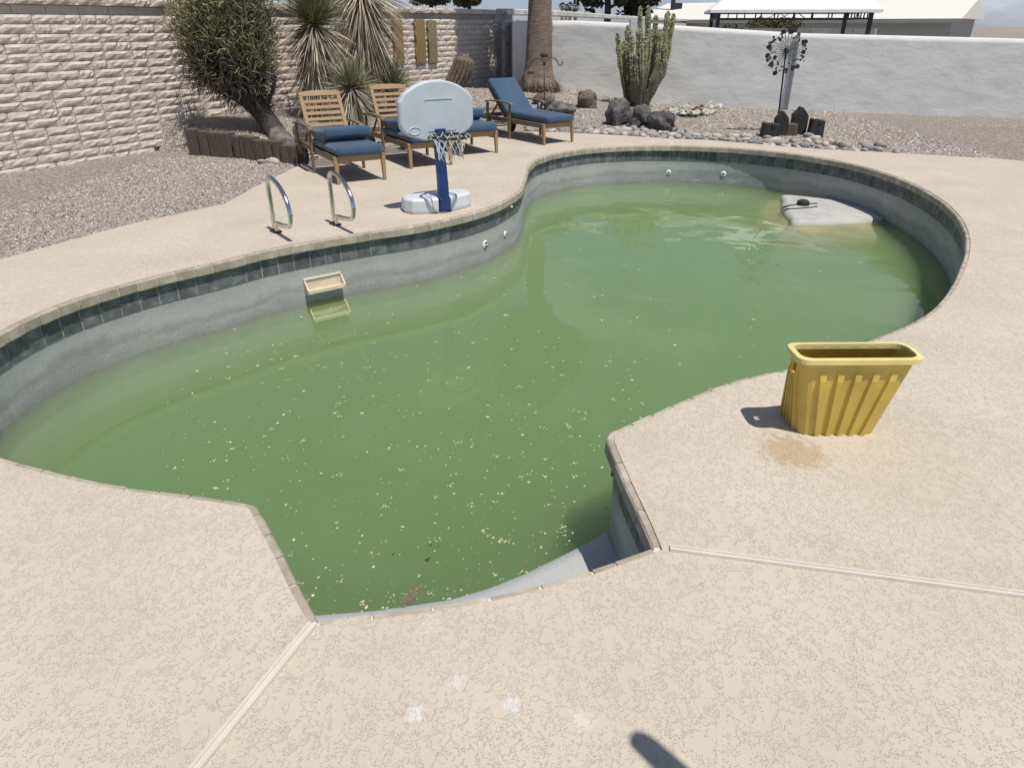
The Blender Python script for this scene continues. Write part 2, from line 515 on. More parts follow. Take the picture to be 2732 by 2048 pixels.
def leafmat(name, stops, rough=0.6, transl=0.0):
    m, t, b = mat(name)
    c = ramp(t, attr(t, 'tint'), stops)
    setc(t, b, c)
    b.inputs['Roughness'].default_value = rough
    b.inputs['Specular IOR Level'].default_value = 0.3
    return m
M['yuccagreen'] = leafmat('yucca_leaf', [(0, (0.10, 0.108, 0.05)), (0.5, (0.21, 0.215, 0.11)), (1, (0.40, 0.38, 0.23))], 0.5)
M['straw'] = leafmat('dead_yucca_leaf', [(0, (0.13, 0.11, 0.075)), (0.4, (0.29, 0.245, 0.165)), (0.75, (0.50, 0.435, 0.31)), (1, (0.66, 0.60, 0.45))], 0.75)
M['pencil'] = leafmat('pencil_twig', [(0, (0.12, 0.115, 0.055)), (0.5, (0.23, 0.225, 0.11)), (0.85, (0.36, 0.345, 0.185)), (1, (0.52, 0.44, 0.28))], 0.6)
M['drytwig'] = leafmat('dry_twig', [(0, (0.05, 0.042, 0.033)), (0.6, (0.11, 0.09, 0.065)), (1, (0.30, 0.25, 0.18))], 0.8)
M['pine'] = leafmat('pine_foliage', [(0, (0.022, 0.03, 0.014)), (0.45, (0.05, 0.055, 0.025)), (0.8, (0.085, 0.08, 0.04)), (1, (0.13, 0.105, 0.06))], 0.8)
M['palmleaf'] = leafmat('palm_leaf', [(0, (0.03, 0.042, 0.018)), (0.6, (0.06, 0.08, 0.032)), (1, (0.15, 0.12, 0.07))], 0.6)
M['bush'] = leafmat('bush_foliage', [(0, (0.04, 0.04, 0.016)), (0.5, (0.085, 0.075, 0.03)), (1, (0.17, 0.12, 0.07))], 0.8)
def cactus(name, lo, mid, hi, z0, z1):
    m, t, b = mat(name)
    v = coords(t, 'Object')
    s = nd(t, 'ShaderNodeSeparateXYZ')
    t.links.new(v, s.inputs[0])
    zz = mth(t, 'ADD', s.outputs['Z'], mth(t, 'MULTIPLY', mth(t, 'SUBTRACT', noi(t, v, 6, 5), 0.5), 0.55))
    g = ramp(t, noi(t, v, 22, 4), [(0.3, mid), (0.7, hi)])
    c = mixc(t, ramp(t, mth(t, 'DIVIDE', mth(t, 'SUBTRACT', zz, z0), z1 - z0), [(0.0, 1.0), (1.0, 0.0)]), g, lo)
    c = mixc(t, ramp(t, noi(t, v, 34, 3, 0.8), [(0.60, 0.0), (0.68, 0.55)]), c, (0.30, 0.26, 0.19))
    setc(t, b, c)
    b.inputs['Roughness'].default_value = 0.7
    bump(t, b, noi(t, v, 40, 4), 0.6, 0.012)
    return m
M['columncactus'] = cactus('column_cactus', (0.115, 0.095, 0.073), (0.135, 0.155, 0.065), (0.29, 0.31, 0.15), 0.35, 1.05)
M['barrel'] = simple('barrel_cactus_skin', (0.15, 0.12, 0.088), 0.85, var=0.3, scale=16, bstr=0.8, bscale=60)
def artmat(name, a, b2):
    m, t, b = mat(name)
    v = coords(t, 'Object')
    n = nd(t, 'ShaderNodeTexWave', wave_type='RINGS', rings_direction='SPHERICAL')
    n.inputs['Scale'].default_value = 4.2
    n.inputs['Distortion'].default_value = 1.4
    n.inputs['Detail'].default_value = 3
    mp = nd(t, 'ShaderNodeMapping')
    mp.inputs['Location'].default_value = (0.55, 0, 0.1)
    mp.inputs['Scale'].default_value = (1.5, 1, 0.55)
    t.links.new(v, mp.inputs[0])
    t.links.new(mp.outputs[0], n.inputs['Vector'])
    c = ramp(t, n.outputs['Fac'], [(0.1, a), (0.6, b2), (0.93, tuple(min(1, x * 1.7) for x in b2))])
    c = mixc(t, mth(t, 'MULTIPLY', noi(t, v, 3, 4), 0.6), c, (0.20, 0.12, 0.05))
    setc(t, b, c)
    b.inputs['Roughness'].default_value = 0.5
    return m
M['art'] = artmat('brushed_copper_panel', (0.085, 0.055, 0.022), (0.32, 0.23, 0.095))
M['art2'] = artmat('brushed_green_panel', (0.075, 0.075, 0.04), (0.27, 0.26, 0.15))
M['petal'] = leafmat('floating_petal', [(0, (0.10, 0.06, 0.035)), (0.12, (0.30, 0.24, 0.13)), (0.5, (0.46, 0.44, 0.28)), (1, (0.62, 0.58, 0.42))], 0.8)
M['brownleaf'] = simple('brown_leaf', (0.045, 0.025, 0.022), 0.6, var=0.4, scale=30)
M['tanleaf'] = simple('tan_leaf', (0.20, 0.12, 0.055), 0.7, var=0.4, scale=30)
M['rag'] = simple('white_rag', (0.50, 0.50, 0.49), 0.9, var=0.2, scale=14)
M['tanrag'] = simple('dry_frond', (0.36, 0.30, 0.215), 0.9, var=0.3, scale=14)

# ------------------------------------------------------------------ mesh helpers
class MB:
    def __init__(s):
        s.v, s.f, s.n = [], [], 0
        s.tint = []
    def add(s, verts, faces, tint=None):
        k = s.n
        verts = np.asarray(verts, float).reshape(-1, 3)
        s.v.append(verts)
        s.n += len(verts)
        s.f.extend([tuple(i + k for i in f) for f in faces])
        if tint is not None:
            s.tint.append(np.full(len(verts), tint) if np.isscalar(tint) else np.asarray(tint))
        return s
    def box(s, c, size, rot=None):
        c = Vector(c)
        hx, hy, hz = [q / 2 for q in size]
        pts = [Vector((x, y, z)) for z in (-hz, hz) for y in (-hy, hy) for x in (-hx, hx)]
        if rot is not None:
            pts = [rot @ p for p in pts]
        s.add([tuple(p + c) for p in pts], [(0, 2, 3, 1), (4, 5, 7, 6), (0, 1, 5, 4), (2, 6, 7, 3), (0, 4, 6, 2), (1, 3, 7, 5)])
        return s
    def beam(s, a, b, w, h, up=(0, 0, 1), taper=1.0):
        a, b = Vector(a), Vector(b)
        d = (b - a).normalized()
        u = Vector(up)
        sd_ = d.cross(u)
        if sd_.length < 1e-4:
            sd_ = d.cross(Vector((0, 1, 0)))
        sd_.normalize()
        uu = sd_.cross(d).normalized()
        pts = []
        for p, k in ((a, 1.0), (b, taper)):
            for sx, sy in ((-1, -1), (1, -1), (1, 1), (-1, 1)):
                pts.append(tuple(p + sd_ * (sx * w / 2 * k) + uu * (sy * h / 2 * k)))
        s.add(pts, [(3, 2, 1, 0), (4, 5, 6, 7), (0, 1, 5, 4), (1, 2, 6, 5), (2, 3, 7, 6), (3, 0, 4, 7)])
        return s
    def tube(s, path, rad, n=8, caps=True, star=0.0, nstar=5, tint=None, closed=False):
        path = [Vector(p) for p in path]
        m = len(path)
        rads = rad if hasattr(rad, '__len__') else [rad] * m
        verts = []
        ref = None
        for i, p in enumerate(path):
            if closed:
                d = path[(i + 1) % m] - path[(i - 1) % m]
            else:
                d = path[min(i + 1, m - 1)] - path[max(i - 1, 0)]
            d.normalize()
            if ref is None:
                ref = Vector((1, 0, 0)) if abs(d.x) < 0.8 else Vector((0, 1, 0))
            a = (ref - d * ref.dot(d)).normalized()
            ref = a
            bb = d.cross(a)
            for k in range(n):
                th = 2 * math.pi * k / n
                r = rads[i] * (1 + star * math.cos(nstar * th))
                verts.append(tuple(p + a * (r * math.cos(th)) + bb * (r * math.sin(th))))
        faces = []
        for i in range(m if closed else m - 1):
            j = (i + 1) % m
            for k in range(n):
                q = (k + 1) % n
                faces.append((i * n + k, i * n + q, j * n + q, j * n + k))
        if caps and not closed:
            faces.append(tuple(range(n - 1, -1, -1)))
            faces.append(tuple((m - 1) * n + k for k in range(n)))
        s.add(verts, faces, tint)
        return s
    def prism(s, outline, z0, z1):
        n = len(outline)
        s.add([(x, y, z0) for x, y in outline] + [(x, y, z1) for x, y in outline],
              [tuple(range(n - 1, -1, -1)), tuple(range(n, 2 * n))] + [(i, (i + 1) % n, n + (i + 1) % n, n + i) for i in range(n)])
        return s
    def lathe(s, prof, n=16, c=(0, 0, 0), axis='Z'):
        verts = []
        for r, z in prof:
            for k in range(n):
                th = 2 * math.pi * k / n
                p = (r * math.cos(th), r * math.sin(th), z)
                if axis == 'X':
                    p = (p[2], p[0], p[1])
                if axis == 'Y':
                    p = (p[0], p[2], p[1])
                verts.append((p[0] + c[0], p[1] + c[1], p[2] + c[2]))
        faces = []
        for i in range(len(prof) - 1):
            for k in range(n):
                q = (k + 1) % n
                faces.append((i * n + k, i * n + q, (i + 1) * n + q, (i + 1) * n + k))
        faces.append(tuple(range(n - 1, -1, -1)))
        faces.append(tuple((len(prof) - 1) * n + k for k in range(n)))
        s.add(verts, faces)
        return s
    def mesh(s, name, m, smooth=False):
        me = bpy.data.meshes.new(name)
        V = np.concatenate(s.v) if s.v else np.zeros((0, 3))
        me.from_pydata(V.tolist(), [], s.f)
        if s.tint:
            T = np.concatenate(s.tint)
            a = me.attributes.new('tint', 'FLOAT', 'POINT')
            a.data.foreach_set('value', T.astype(np.float32))
        if m is not None:
            me.materials.append(m)
        if smooth:
            me.polygons.foreach_set('use_smooth', [True] * len(me.polygons))
        me.update()
        return me
    def build(s, name, m, parent=None, smooth=False, bevel=0.0, seg=2, fixn=False, origin=None, angle=None):
        if origin is not None:
            o3 = np.array(origin, float)
            s.v = [v - o3 for v in s.v]
        me = s.mesh(name, m, smooth)
        if fixn:
            bm = bmesh.new()
            bm.from_mesh(me)
            bmesh.ops.recalc_face_normals(bm, faces=bm.faces)
            bm.to_mesh(me)
            bm.free()
        o = bpy.data.objects.new(name, me)
        col.objects.link(o)
        if parent is not None:
            o.parent = parent
        if origin is not None:
            o.location = origin
        if bevel:
            md = o.modifiers.new('bevel', 'BEVEL')
            md.width = bevel
            md.segments = seg
            md.limit_method = 'ANGLE'
            md.angle_limit = R(40)
        return o

def fastmesh(name, V, faces4, m, tint=None, parent=None, smooth=False, loc=None):
    """numpy mesh: faces4 is an (n,k) array"""
    me = bpy.data.meshes.new(name)
    k = faces4.shape[1]
    me.vertices.add(len(V))
    me.vertices.foreach_set('co', np.asarray(V, np.float32).ravel())
    me.loops.add(faces4.size)
    me.loops.foreach_set('vertex_index', faces4.astype(np.int32).ravel())
    me.polygons.add(len(faces4))
    me.polygons.foreach_set('loop_start', np.arange(0, faces4.size, k, dtype=np.int32))
    me.polygons.foreach_set('loop_total', np.full(len(faces4), k, dtype=np.int32))
    if smooth:
        me.polygons.foreach_set('use_smooth', np.ones(len(faces4), bool))
    if tint is not None:
        a = me.attributes.new('tint', 'FLOAT', 'POINT')
        a.data.foreach_set('value', np.asarray(tint, np.float32))
    me.materials.append(m)
    me.update(calc_edges=True)
    o = bpy.data.objects.new(name, me)
    col.objects.link(o)
    if parent is not None:
        o.parent = parent
    if loc is not None:
        o.location = loc
    return o

def tag(o, label=None, cat=None, group=None, kind=None):
    if label:
        o['label'] = label
    if cat:
        o['category'] = cat
    if group:
        o['group'] = group
    if kind:
        o['kind'] = kind
    return o
def empty(name, loc, rz=0.0):
    o = bpy.data.objects.new(name, None)
    o.empty_display_size = 0.1
    o.location = loc
    o.rotation_euler = (0, 0, rz)
    col.objects.link(o)
    return o
def catmull(pts, n=6, closed=False):
    P = [Vector(p) for p in pts]
    out = []
    m = len(P)
    for i in range(m if closed else m - 1):
        p0 = P[(i - 1) % m] if closed else P[max(i - 1, 0)]
        p1, p2 = P[i], P[(i + 1) % m]
        p3 = P[(i + 2) % m] if closed else P[min(i + 2, m - 1)]
        for k in range(n):
            u = k / n
            out.append(0.5 * ((2 * p1) + (p2 - p0) * u + (2 * p0 - 5 * p1 + 4 * p2 - p3) * u * u + (3 * p1 - p0 - 3 * p2 + p3) * u ** 3))
    if not closed:
        out.append(P[-1])
    return out
def walk(poly, step):
    """even resample of an open polyline (2D tuples)"""
    P = [Vector((p[0], p[1])) for p in poly]
    d = [0]
    for a, b2 in zip(P, P[1:]):
        d.append(d[-1] + (b2 - a).length)
    n = max(1, round(d[-1] / step))
    out, j = [], 0
    for i in range(n + 1):
        s_ = d[-1] * i / n
        while j < len(P) - 2 and d[j + 1] < s_:
            j += 1
        k = (s_ - d[j]) / max(1e-9, d[j + 1] - d[j])
        out.append(P[j].lerp(P[j + 1], k))
    return out
def inpoly(pts, poly):
    pts = np.asarray(pts, float)
    x, y = pts[:, 0], pts[:, 1]
    res = np.zeros(len(pts), bool)
    n = len(poly)
    for i in range(n):
        x1, y1 = poly[i][0], poly[i][1]
        x2, y2 = poly[(i + 1) % n][0], poly[(i + 1) % n][1]
        cnd = ((y1 > y) != (y2 > y)) & (x < (x2 - x1) * (y - y1) / (y2 - y1 + 1e-12) + x1)
        res ^= cnd
    return res
def distpoly(pts, poly, closed=True):
    pts = np.asarray(pts, float)
    best = np.full(len(pts), 1e9)
    n = len(poly)
    for i in range(n if closed else n - 1):
        a = np.array(poly[i][:2], float)
        b2 = np.array(poly[(i + 1) % n][:2], float)
        ab = b2 - a
        tt = np.clip(((pts - a) @ ab) / max(1e-12, ab @ ab), 0, 1)
        best = np.minimum(best, np.hypot(*(pts - a - tt[:, None] * ab).T))
    return best
def filled(name, outer, holes, z, m, zf=None):
    """flat sheet with holes"""
    vs, es = [], []
    for ring in [outer] + holes:
        k = len(vs)
        vs += [Vector((p[0], p[1])) for p in ring]
        es += [(k + i, k + (i + 1) % len(ring)) for i in range(len(ring))]
    V, E_, Fc, *_r = delaunay_2d_cdt(vs, es, [], 1, 1e-6)
    cent = np.array([[sum(V[i].x for i in f) / len(f), sum(V[i].y for i in f) / len(f)] for f in Fc])
    keep = inpoly(cent, outer)
    for h_ in holes:
        keep &= ~inpoly(cent, h_)
    fs = []
    for f, k in zip(Fc, keep):
        if k:
            a, b2, c2 = (V[i] for i in f[:3])
            if (b2 - a).cross(c2 - a) < 0:
                f = list(reversed(f))
            fs.append(tuple(f))
    mb = MB()
    mb.add([(v.x, v.y, z if zf is None else zf(v.x, v.y)) for v in V], fs)
    return mb
def blob(name, m, size, seed, sub=2, amp=0.25, freq=1.3, flat=0.0, parent=None, smooth=True):
    bm = bmesh.new()
    bmesh.ops.create_icosphere(bm, subdivisions=sub, radius=1.0)
    off = Vector((seed * 3.7, seed * 1.3, seed * 2.1))
    for v in bm.verts:
        p = v.co.copy()
        k = 1 + amp * noise.noise(p * freq + off) + amp * 0.5 * noise.noise(p * freq * 2.6 + off) + amp * 0.28 * noise.noise(p * freq * 6 + off) + (amp * 0.16 * noise.noise(p * freq * 13 + off) if sub > 2 else 0)
        p *= k
        if p.z < flat - 1:
            p.z = flat - 1
        v.co = Vector((p.x * size[0], p.y * size[1], p.z * size[2]))
    me = bpy.data.meshes.new(name)
    bm.to_mesh(me)
    bm.free()
    me.materials.append(m)
    if smooth:
        me.polygons.foreach_set('use_smooth', [True] * len(me.polygons))
    o = bpy.data.objects.new(name, me)
    col.objects.link(o)
    if parent is not None:
        o.parent = parent
    return o

# ================================================================== SETTING
WATER = -0.59
far_px = [(600, 697), (648, 684), (696, 672), (743, 662), (793, 653), (840, 645), (885, 637), (931, 629), (978, 622), (1021, 616), (1063, 610), (1103, 604),
          (1143, 597), (1179, 590), (1212, 582), (1243, 574), (1273, 566), (1298, 558), (1321, 550), (1340, 542), (1357, 532), (1376, 521), (1390, 510), (1399, 498),
          (1403, 481), (1406, 466), (1411, 450), (1419, 437), (1430, 429), (1440, 424.5), (1452, 420), (1466, 415.5), (1481, 411), (1498, 408), (1515, 405),
          (1535, 402), (1555, 399), (1576, 397), (1599, 395), (1622, 393), (1644, 392), (1666, 391), (1741, 389.5), (1792, 389), (1844, 390.5),
          (1899, 392.6), (1954, 395.5), (2009, 399.5), (2062, 404.7), (2115, 411.5)]
far_pts = [G(*p) for p in far_px[::2]] + [G(2134, 414)]
left_close = [(-1.95, 2.58), (-2.75, 2.95), (-3.30, 3.75), (-3.30, 4.60), (-2.95, 5.25)]
right_close = [(4.74, 10.93), (4.96, 10.45), (5.09, 9.8), (5.1, 9.0), (4.9, 7.9), (4.45, 6.75), (3.75, 5.6), (2.85, 4.5)]
near_px = [(2104, 980), (2068, 987), (2005, 1002), (1941, 1019), (1880, 1042), (1819, 1066), (1760, 1091), (1697, 1120), (1650, 1141), (1622, 1155)]
smooth_ctl = [V2(G(685, 1345)), V2(G(598, 1328.6))] + left_close + [V2(p) for p in far_pts] + right_close + [V2(G(*p)) for p in near_px]
smooth_path = [(p.x, p.y) for p in catmull([(a[0], a[1], 0) for a in smooth_ctl], 8)]
C_RA, C_RB, C_NC, C_ND = V2(G(1614, 1168)), V2(G(1738.6, 1458)), V2(G(850, 1650)), V2(G(685, 1345))
right_side = [V2(G(1622, 1155)), C_RA, V2(G(1636, 1222)), V2(G(1664, 1289)), V2(G(1708, 1383)), C_RB]
front_side = [C_RB, V2(G(1655, 1488)), V2(G(1596, 1508)), V2(G(1545, 1527)), V2(G(1422, 1559)), V2(G(1296, 1588)), V2(G(1163, 1610)), V2(G(1026, 1630)), V2(G(974, 1634)), C_NC]
left_side = [C_NC, V2(G(805.5, 1574)), V2(G(764, 1488.5)), V2(G(724, 1417)), C_ND]
outline = walk(smooth_path, 0.155) + walk(right_side, 0.1)[1:] + walk(front_side, 0.1)[1:] + walk(left_side, 0.1)[1:-1]
outline = [(p[0], p[1]) for p in outline]

def offset(poly, d):
    """outward (away from the water) by d; the outline runs clockwise"""
    n, out = len(poly), []
    for i in range(n):
        a, b2, c2 = (Vector(poly[(i + k) % n]) for k in (-1, 0, 1))
        d1, d2 = (b2 - a).normalized(), (c2 - b2).normalized()
        n1, n2 = Vector((-d1.y, d1.x)), Vector((-d2.y, d2.x))
        nn = (n1 + n2)
        nn.normalize()
        k = max(0.5, nn.dot(n1))
        q = b2 + nn * (d / k)
        out.append((q.x, q.y))
    return out

deck_far_px = [(2134, 395), (2075, 389.5), (2032, 386), (1891, 374), (1780, 370.5), (1700, 365), (1660, 362), (1603, 359), (1546, 356), (1489, 353), (1398, 352), (1240, 364), (1070, 389), (1018, 396), (870, 418), (808, 437)]
deck_left_px = [(790, 446), (760, 461), (720, 480), (680, 500), (640, 522), (598, 545)]
deck_outer = [V2(G(*p)) for p in deck_far_px + deck_left_px] + [(-3.9, 7.0), (-4.7, 5.2), (-5.2, 3.2), (-5.3, -4.0), (9.5, -4.0), (10.8, 4.0), (9.6, 9.0), (7.4, 10.9)]
deck_ring = offset(outline, 0.036)

# ground out to the horizon
gb = filled('ground', [(-600, -300), (600, -300), (600, 900), (-600, 900)], [[(-12, -5), (14, -5), (14, 24), (-12, 24)]], -0.02, None)
ground = tag(gb.build('ground', M['gravelfine']), kind='structure')

# gravel bed
xs = np.arange(-12, 14.01, 0.13)
ys = np.arange(-5, 24.01, 0.13)
XX, YY = np.meshgrid(xs, ys)
pts = np.stack([XX.ravel(), YY.ravel()], 1)
tie_line = [(-9, 12.95), (-6.0, 11.7), (-4.42, 11.05), (-3.9, 10.83), (-3.55, 10.66), (-3.06, 10.50)]
front_yard = [(x + 0.13, y + 0.33) for x, y in tie_line] + [(-2.9, 10.3), (-3.0, 6), (-3, -5), (-12, -5), (-12, 13.6)]
def bedheight(p):
    z = np.clip(hts(p), 0.0, 0.46)
    k = 0.02 * np.array([noise.noise(Vector((q[0] * 1.1, q[1] * 1.1, 0))) for q in p])
    z = z + k - 0.025
    fr = inpoly(p, front_yard)
    return np.where(fr, -0.025 + k * 0.4, z)
zz = bedheight(pts)
ind = inpoly(pts, deck_outer)
dd = distpoly(pts, deck_outer)
zz = np.where(ind & (dd > 0.02), -0.16, np.where(dd < 0.18, np.minimum(zz, -0.008 + dd * 0.2), zz))
inpool = inpoly(pts, outline) | (distpoly(pts, outline) < 0.25)
ny, nx = XX.shape
idx = np.arange(nx * ny).reshape(ny, nx)
q = np.stack([idx[:-1, :-1].ravel(), idx[:-1, 1:].ravel(), idx[1:, 1:].ravel(), idx[1:, :-1].ravel()], 1)
q = q[~inpool[q].any(1)]
bed = fastmesh('gravel_bed', np.column_stack([pts, zz]), q, M['gravel'], smooth=True)
tag(bed, kind='structure')

# the deck: one sheet with the pool cut out, thin rims down to the coping and to the gravel
db = filled('deck', deck_outer, [deck_ring], 0.004, None)
def rim(mb, ring, z0, z1):
    n = len(ring)
    mb.add([(x, y, z0) for x, y in ring] + [(x, y, z1) for x, y in ring], [(i, (i + 1) % n, n + (i + 1) % n, n + i) for i in range(n)])
rim(db, deck_ring, 0.004, -0.03)
rim(db, deck_outer, 0.004, -0.12)
deck = tag(db.build('pool_deck', M['deck']), kind='structure')

# expansion strips in the deck and hairline joints
def strip(a, b2, w, name='joint_strip', m='jointstrip', h=0.012):
    a, b2 = Vector((a[0], a[1], 0.0045)), Vector((b2[0], b2[1], 0.0045))
    mb = MB()
    d = (b2 - a).normalized()
    s_ = Vector((-d.y, d.x, 0))
    prof = [(-.5, 0), (-.46, h), (-.2, h), (-.16, h * .55), (.16, h * .55), (.2, h), (.46, h), (.5, 0)]
    vs = [tuple(p + s_ * (u * w) + Vector((0, 0, z))) for p in (a, b2) for u, z in prof]
    n = len(prof)
    mb.add(vs, [(i, n + i, n + i + 1, i + 1) for i in range(n - 1)] + [tuple(range(n)), tuple(range(2 * n - 1, n - 1, -1))])
    return mb.build(name, M[m], deck)
ja = G(836, 1668)
strip(ja, Vector(G(598, 1962)) * 1.9 - ja * 0.9, 0.034)
jb = G(1787, 1466)
strip(jb, Vector(G(2134, 1512)) * 3.2 - jb * 2.2, 0.03)
def hair(pxs, w=0.008, smoothn=6):
    P = [G(*p) for p in pxs]
    P = catmull(P, smoothn) if len(P) > 2 else P
    mb = MB()
    vs, fs = [], []
    for i, p in enumerate(P):
        d = (P[min(i + 1, len(P) - 1)] - P[max(i - 1, 0)]).normalized()
        s_ = Vector((-d.y, d.x, 0)) * w / 2
        vs += [(p.x - s_.x, p.y - s_.y, 0.0055), (p.x + s_.x, p.y + s_.y, 0.0055)]
    fs = [(2 * i, 2 * i + 2, 2 * i + 3, 2 * i + 1) for i in range(len(P) - 1)]
    mb.add(vs, fs)
    return mb.build('deck_joint', M['crack'], deck)
hair([(598, 606), (680, 590), (770, 577), (875, 567), (1000, 558), (1062, 552)], 0.009)
hair([(1237, 503), (1252, 490), (1268, 465), (1290, 443), (1330, 425), (1400, 405), (1440, 395)], 0.009)
hair([(800, 452), (850, 470), (905, 492), (980, 497), (1066, 520)], 0.008)
hair([(1360, 410), (1420, 414), (1450, 416)], 0.007)
hair([(1780, 371), (1795, 388)], 0.03)
hair([(1787, 371), (1802, 389)], 0.012)

# pool shell: vertical wall, dished floor, top step in the alcove
wall_ring = offset(outline, 0.044)
sh = MB()
n = len(wall_ring)
levels = [-0.06, -0.3, -0.5, -0.75, -1.05]
vs = []
for z in levels:
    bulge = max(0, (-z - 0.7)) * 0.25
    ring = offset(outline, 0.044 - bulge) if bulge else wall_ring
    vs += [(x, y, z) for x, y in ring]
fs = []
for k in range(len(levels) - 1):
    fs += [(k * n + i, (k + 1) * n + i, (k + 1) * n + (i + 1) % n, k * n + (i + 1) % n) for i in range(n)]
sh.add(vs, fs)
gx = np.arange(-3.7, 7.0, 0.12)
gy = np.arange(1.3, 13.6, 0.12)
PX, PY = np.meshgrid(gx, gy)
pp = np.stack([PX.ravel(), PY.ravel()], 1)
ins = inpoly(pp, outline)
dp = distpoly(pp, outline)
sd_ = np.where(ins, dp, -dp)
k = np.clip((sd_ + 0.05) / 0.75, 0, 1)
deep = 0.75 + 0.55 * np.clip((9.5 - pp[:, 1]) / 6, 0, 1)
zf = -0.92 - deep * (1 - (1 - k) ** 2) - 0.12 * np.clip(sd_, 0, 3)
ny, nx = PX.shape
idx = np.arange(nx * ny).reshape(ny, nx)
qf = np.stack([idx[:-1, :-1].ravel(), idx[:-1, 1:].ravel(), idx[1:, 1:].ravel(), idx[1:, :-1].ravel()], 1)
qf = qf[(sd_[qf] > -0.06).any(1) & (sd_[qf] > -0.2).all(1)]
sh.add(np.column_stack([pp, zf]), [tuple(r) for r in qf])
pool = sh.build('swimming_pool', M['plaster'], smooth=False)
tag(pool, kind='structure')

m, t, b = mat('step_plaster')
_v = coords(t, 'World')
_c2 = mixc(t, ramp(t, noi(t, _v, 190, 2, 0.8), [(0.36, 0.5), (0.5, 0.0)]), (0.47, 0.475, 0.46), (0.22, 0.23, 0.23))
setc(t, b, mixc(t, ramp(t, noi(t, _v, 150, 2, 0.8), [(0.58, 0.0), (0.68, 0.6)]), _c2, (0.66, 0.67, 0.66)))
b.inputs['Roughness'].default_value = 0.9
bump(t, b, noi(t, _v, 220, 3), 0.4, 0.003)
M['palestep'] = m
# top step (a shallow tread just out of the water)
arc_px = [(850, 1641), (1000, 1629), (1200, 1600), (1300, 1571), (1400, 1531), (1500, 1482), (1560, 1452), (1588, 1436), (1610, 1424)]
arc = [G(p[0], p[1], WATER) for p in arc_px]
arc = [Vector((-0.98, 2.33, WATER))] + arc
tb = MB()
A_, B_, C_ = [], [], []
NB = len(arc)
_fs = []
for _i, _p in enumerate(front_side):
    _a, _b = Vector(front_side[max(_i - 1, 0)]), Vector(front_side[min(_i + 1, len(front_side) - 1)])
    _d = (_b - _a).normalized()
    _fs.append(Vector(_p) + Vector((-_d.y, _d.x)) * 0.05)
_fs = [_fs[0] + Vector((0.09, 0.0))] + _fs + [_fs[-1] + Vector((-0.12, -0.03))]
fr_in = walk([(p.x, p.y) for p in reversed(_fs)], 0.01)
arc.append(arc[-1] + Vector((0.09, 0.03, 0)))
NB = len(arc)
for i, p in enumerate(arc):
    f_ = i / (NB - 1)
    a = fr_in[min(len(fr_in) - 1, int(f_ * (len(fr_in) - 1)))]
    a3 = Vector((a[0], a[1], WATER + 0.075))
    d = (p - a3)
    d.z = 0
    d.normalize()
    rows = [a3 + Vector((0, 0, 0.30)), a3 + Vector((0, 0, 0.06)) + d * 0.012, a3 + d * 0.06 + Vector((0, 0, 0.006))]
    m1 = a3.lerp(p, 0.6)
    m1.z = WATER + 0.05
    m2 = a3.lerp(p, 0.88)
    m2.z = WATER + 0.026
    rows += [m1, m2, p.copy(), p + d * 0.04 + Vector((0, 0, -0.05)), p + d * 0.06 + Vector((0, 0, -0.2)), p + d * 0.07 + Vector((0, 0, -0.5))]
    A_.append(rows)
nr = len(A_[0])
vs = [tuple(v) for r_ in A_ for v in r_]
fs = [(i * nr + j, (i + 1) * nr + j, (i + 1) * nr + j + 1, i * nr + j + 1) for i in range(NB - 1) for j in range(nr - 1)]
tb.add(vs, fs)
stepo = tb.build('pool_step', M['palestep'], pool, smooth=True)

# white bench top standing out of the far right water
bn = MB()
bpx = [(2096, 521), (2088, 533), (2086, 549), (2093, 566), (2108, 580), (2134, 593)]
bp_ = [G(p[0], p[1], WATER + 0.02) for p in bpx]
poly = [V2(p) for p in bp_] + [(4.80, 9.62), (5.02, 9.52), (5.16, 9.66), (5.17, 10.05), (5.0, 10.6)]
prof = [(0.05, -0.5), (0.03, -0.12), (0.0, -0.015), (-0.03, 0.03), (-0.10, 0.045)]
def _hull(P):
    P = sorted(set(P))
    def half(Q):
        h_ = []
        for q_ in Q:
            while len(h_) > 1 and (h_[-1][0] - h_[-2][0]) * (q_[1] - h_[-2][1]) - (h_[-1][1] - h_[-2][1]) * (q_[0] - h_[-2][0]) <= 0:
                h_.pop()
            h_.append(q_)
        return h_[:-1]
    return half(P) + half(P[::-1])
poly = _hull([tuple(p) for p in poly])
cen = Vector((sum(p[0] for p in poly) / len(poly), sum(p[1] for p in poly) / len(poly)))
pc = [(p.x, p.y) for p in catmull([(p[0], p[1], 0) for p in poly], 5, True)]
vs, nn = [], len(pc)
for o_, z in prof:
    for x, y in pc:
        d = (Vector((x, y)) - cen).normalized()
        vs.append((x + d.x * o_, y + d.y * o_, WATER + 0.0 + z))
fs = [(k * nn + i, k * nn + (i + 1) % nn, (k + 1) * nn + (i + 1) % nn, (k + 1) * nn + i) for k in range(len(prof) - 1) for i in range(nn)]
fs.append(tuple((len(prof) - 1) * nn + i for i in range(nn)))
bn.add(vs, fs)
m, t, b = mat('pale_plaster')
setc(t, b, ramp(t, noi(t, coords(t), 4, 5), [(0.3, (0.36, 0.355, 0.33)), (0.7, (0.50, 0.49, 0.465))]))
b.inputs['Roughness'].default_value = 0.9
bn.build('pool_bench', m, pool, smooth=True)

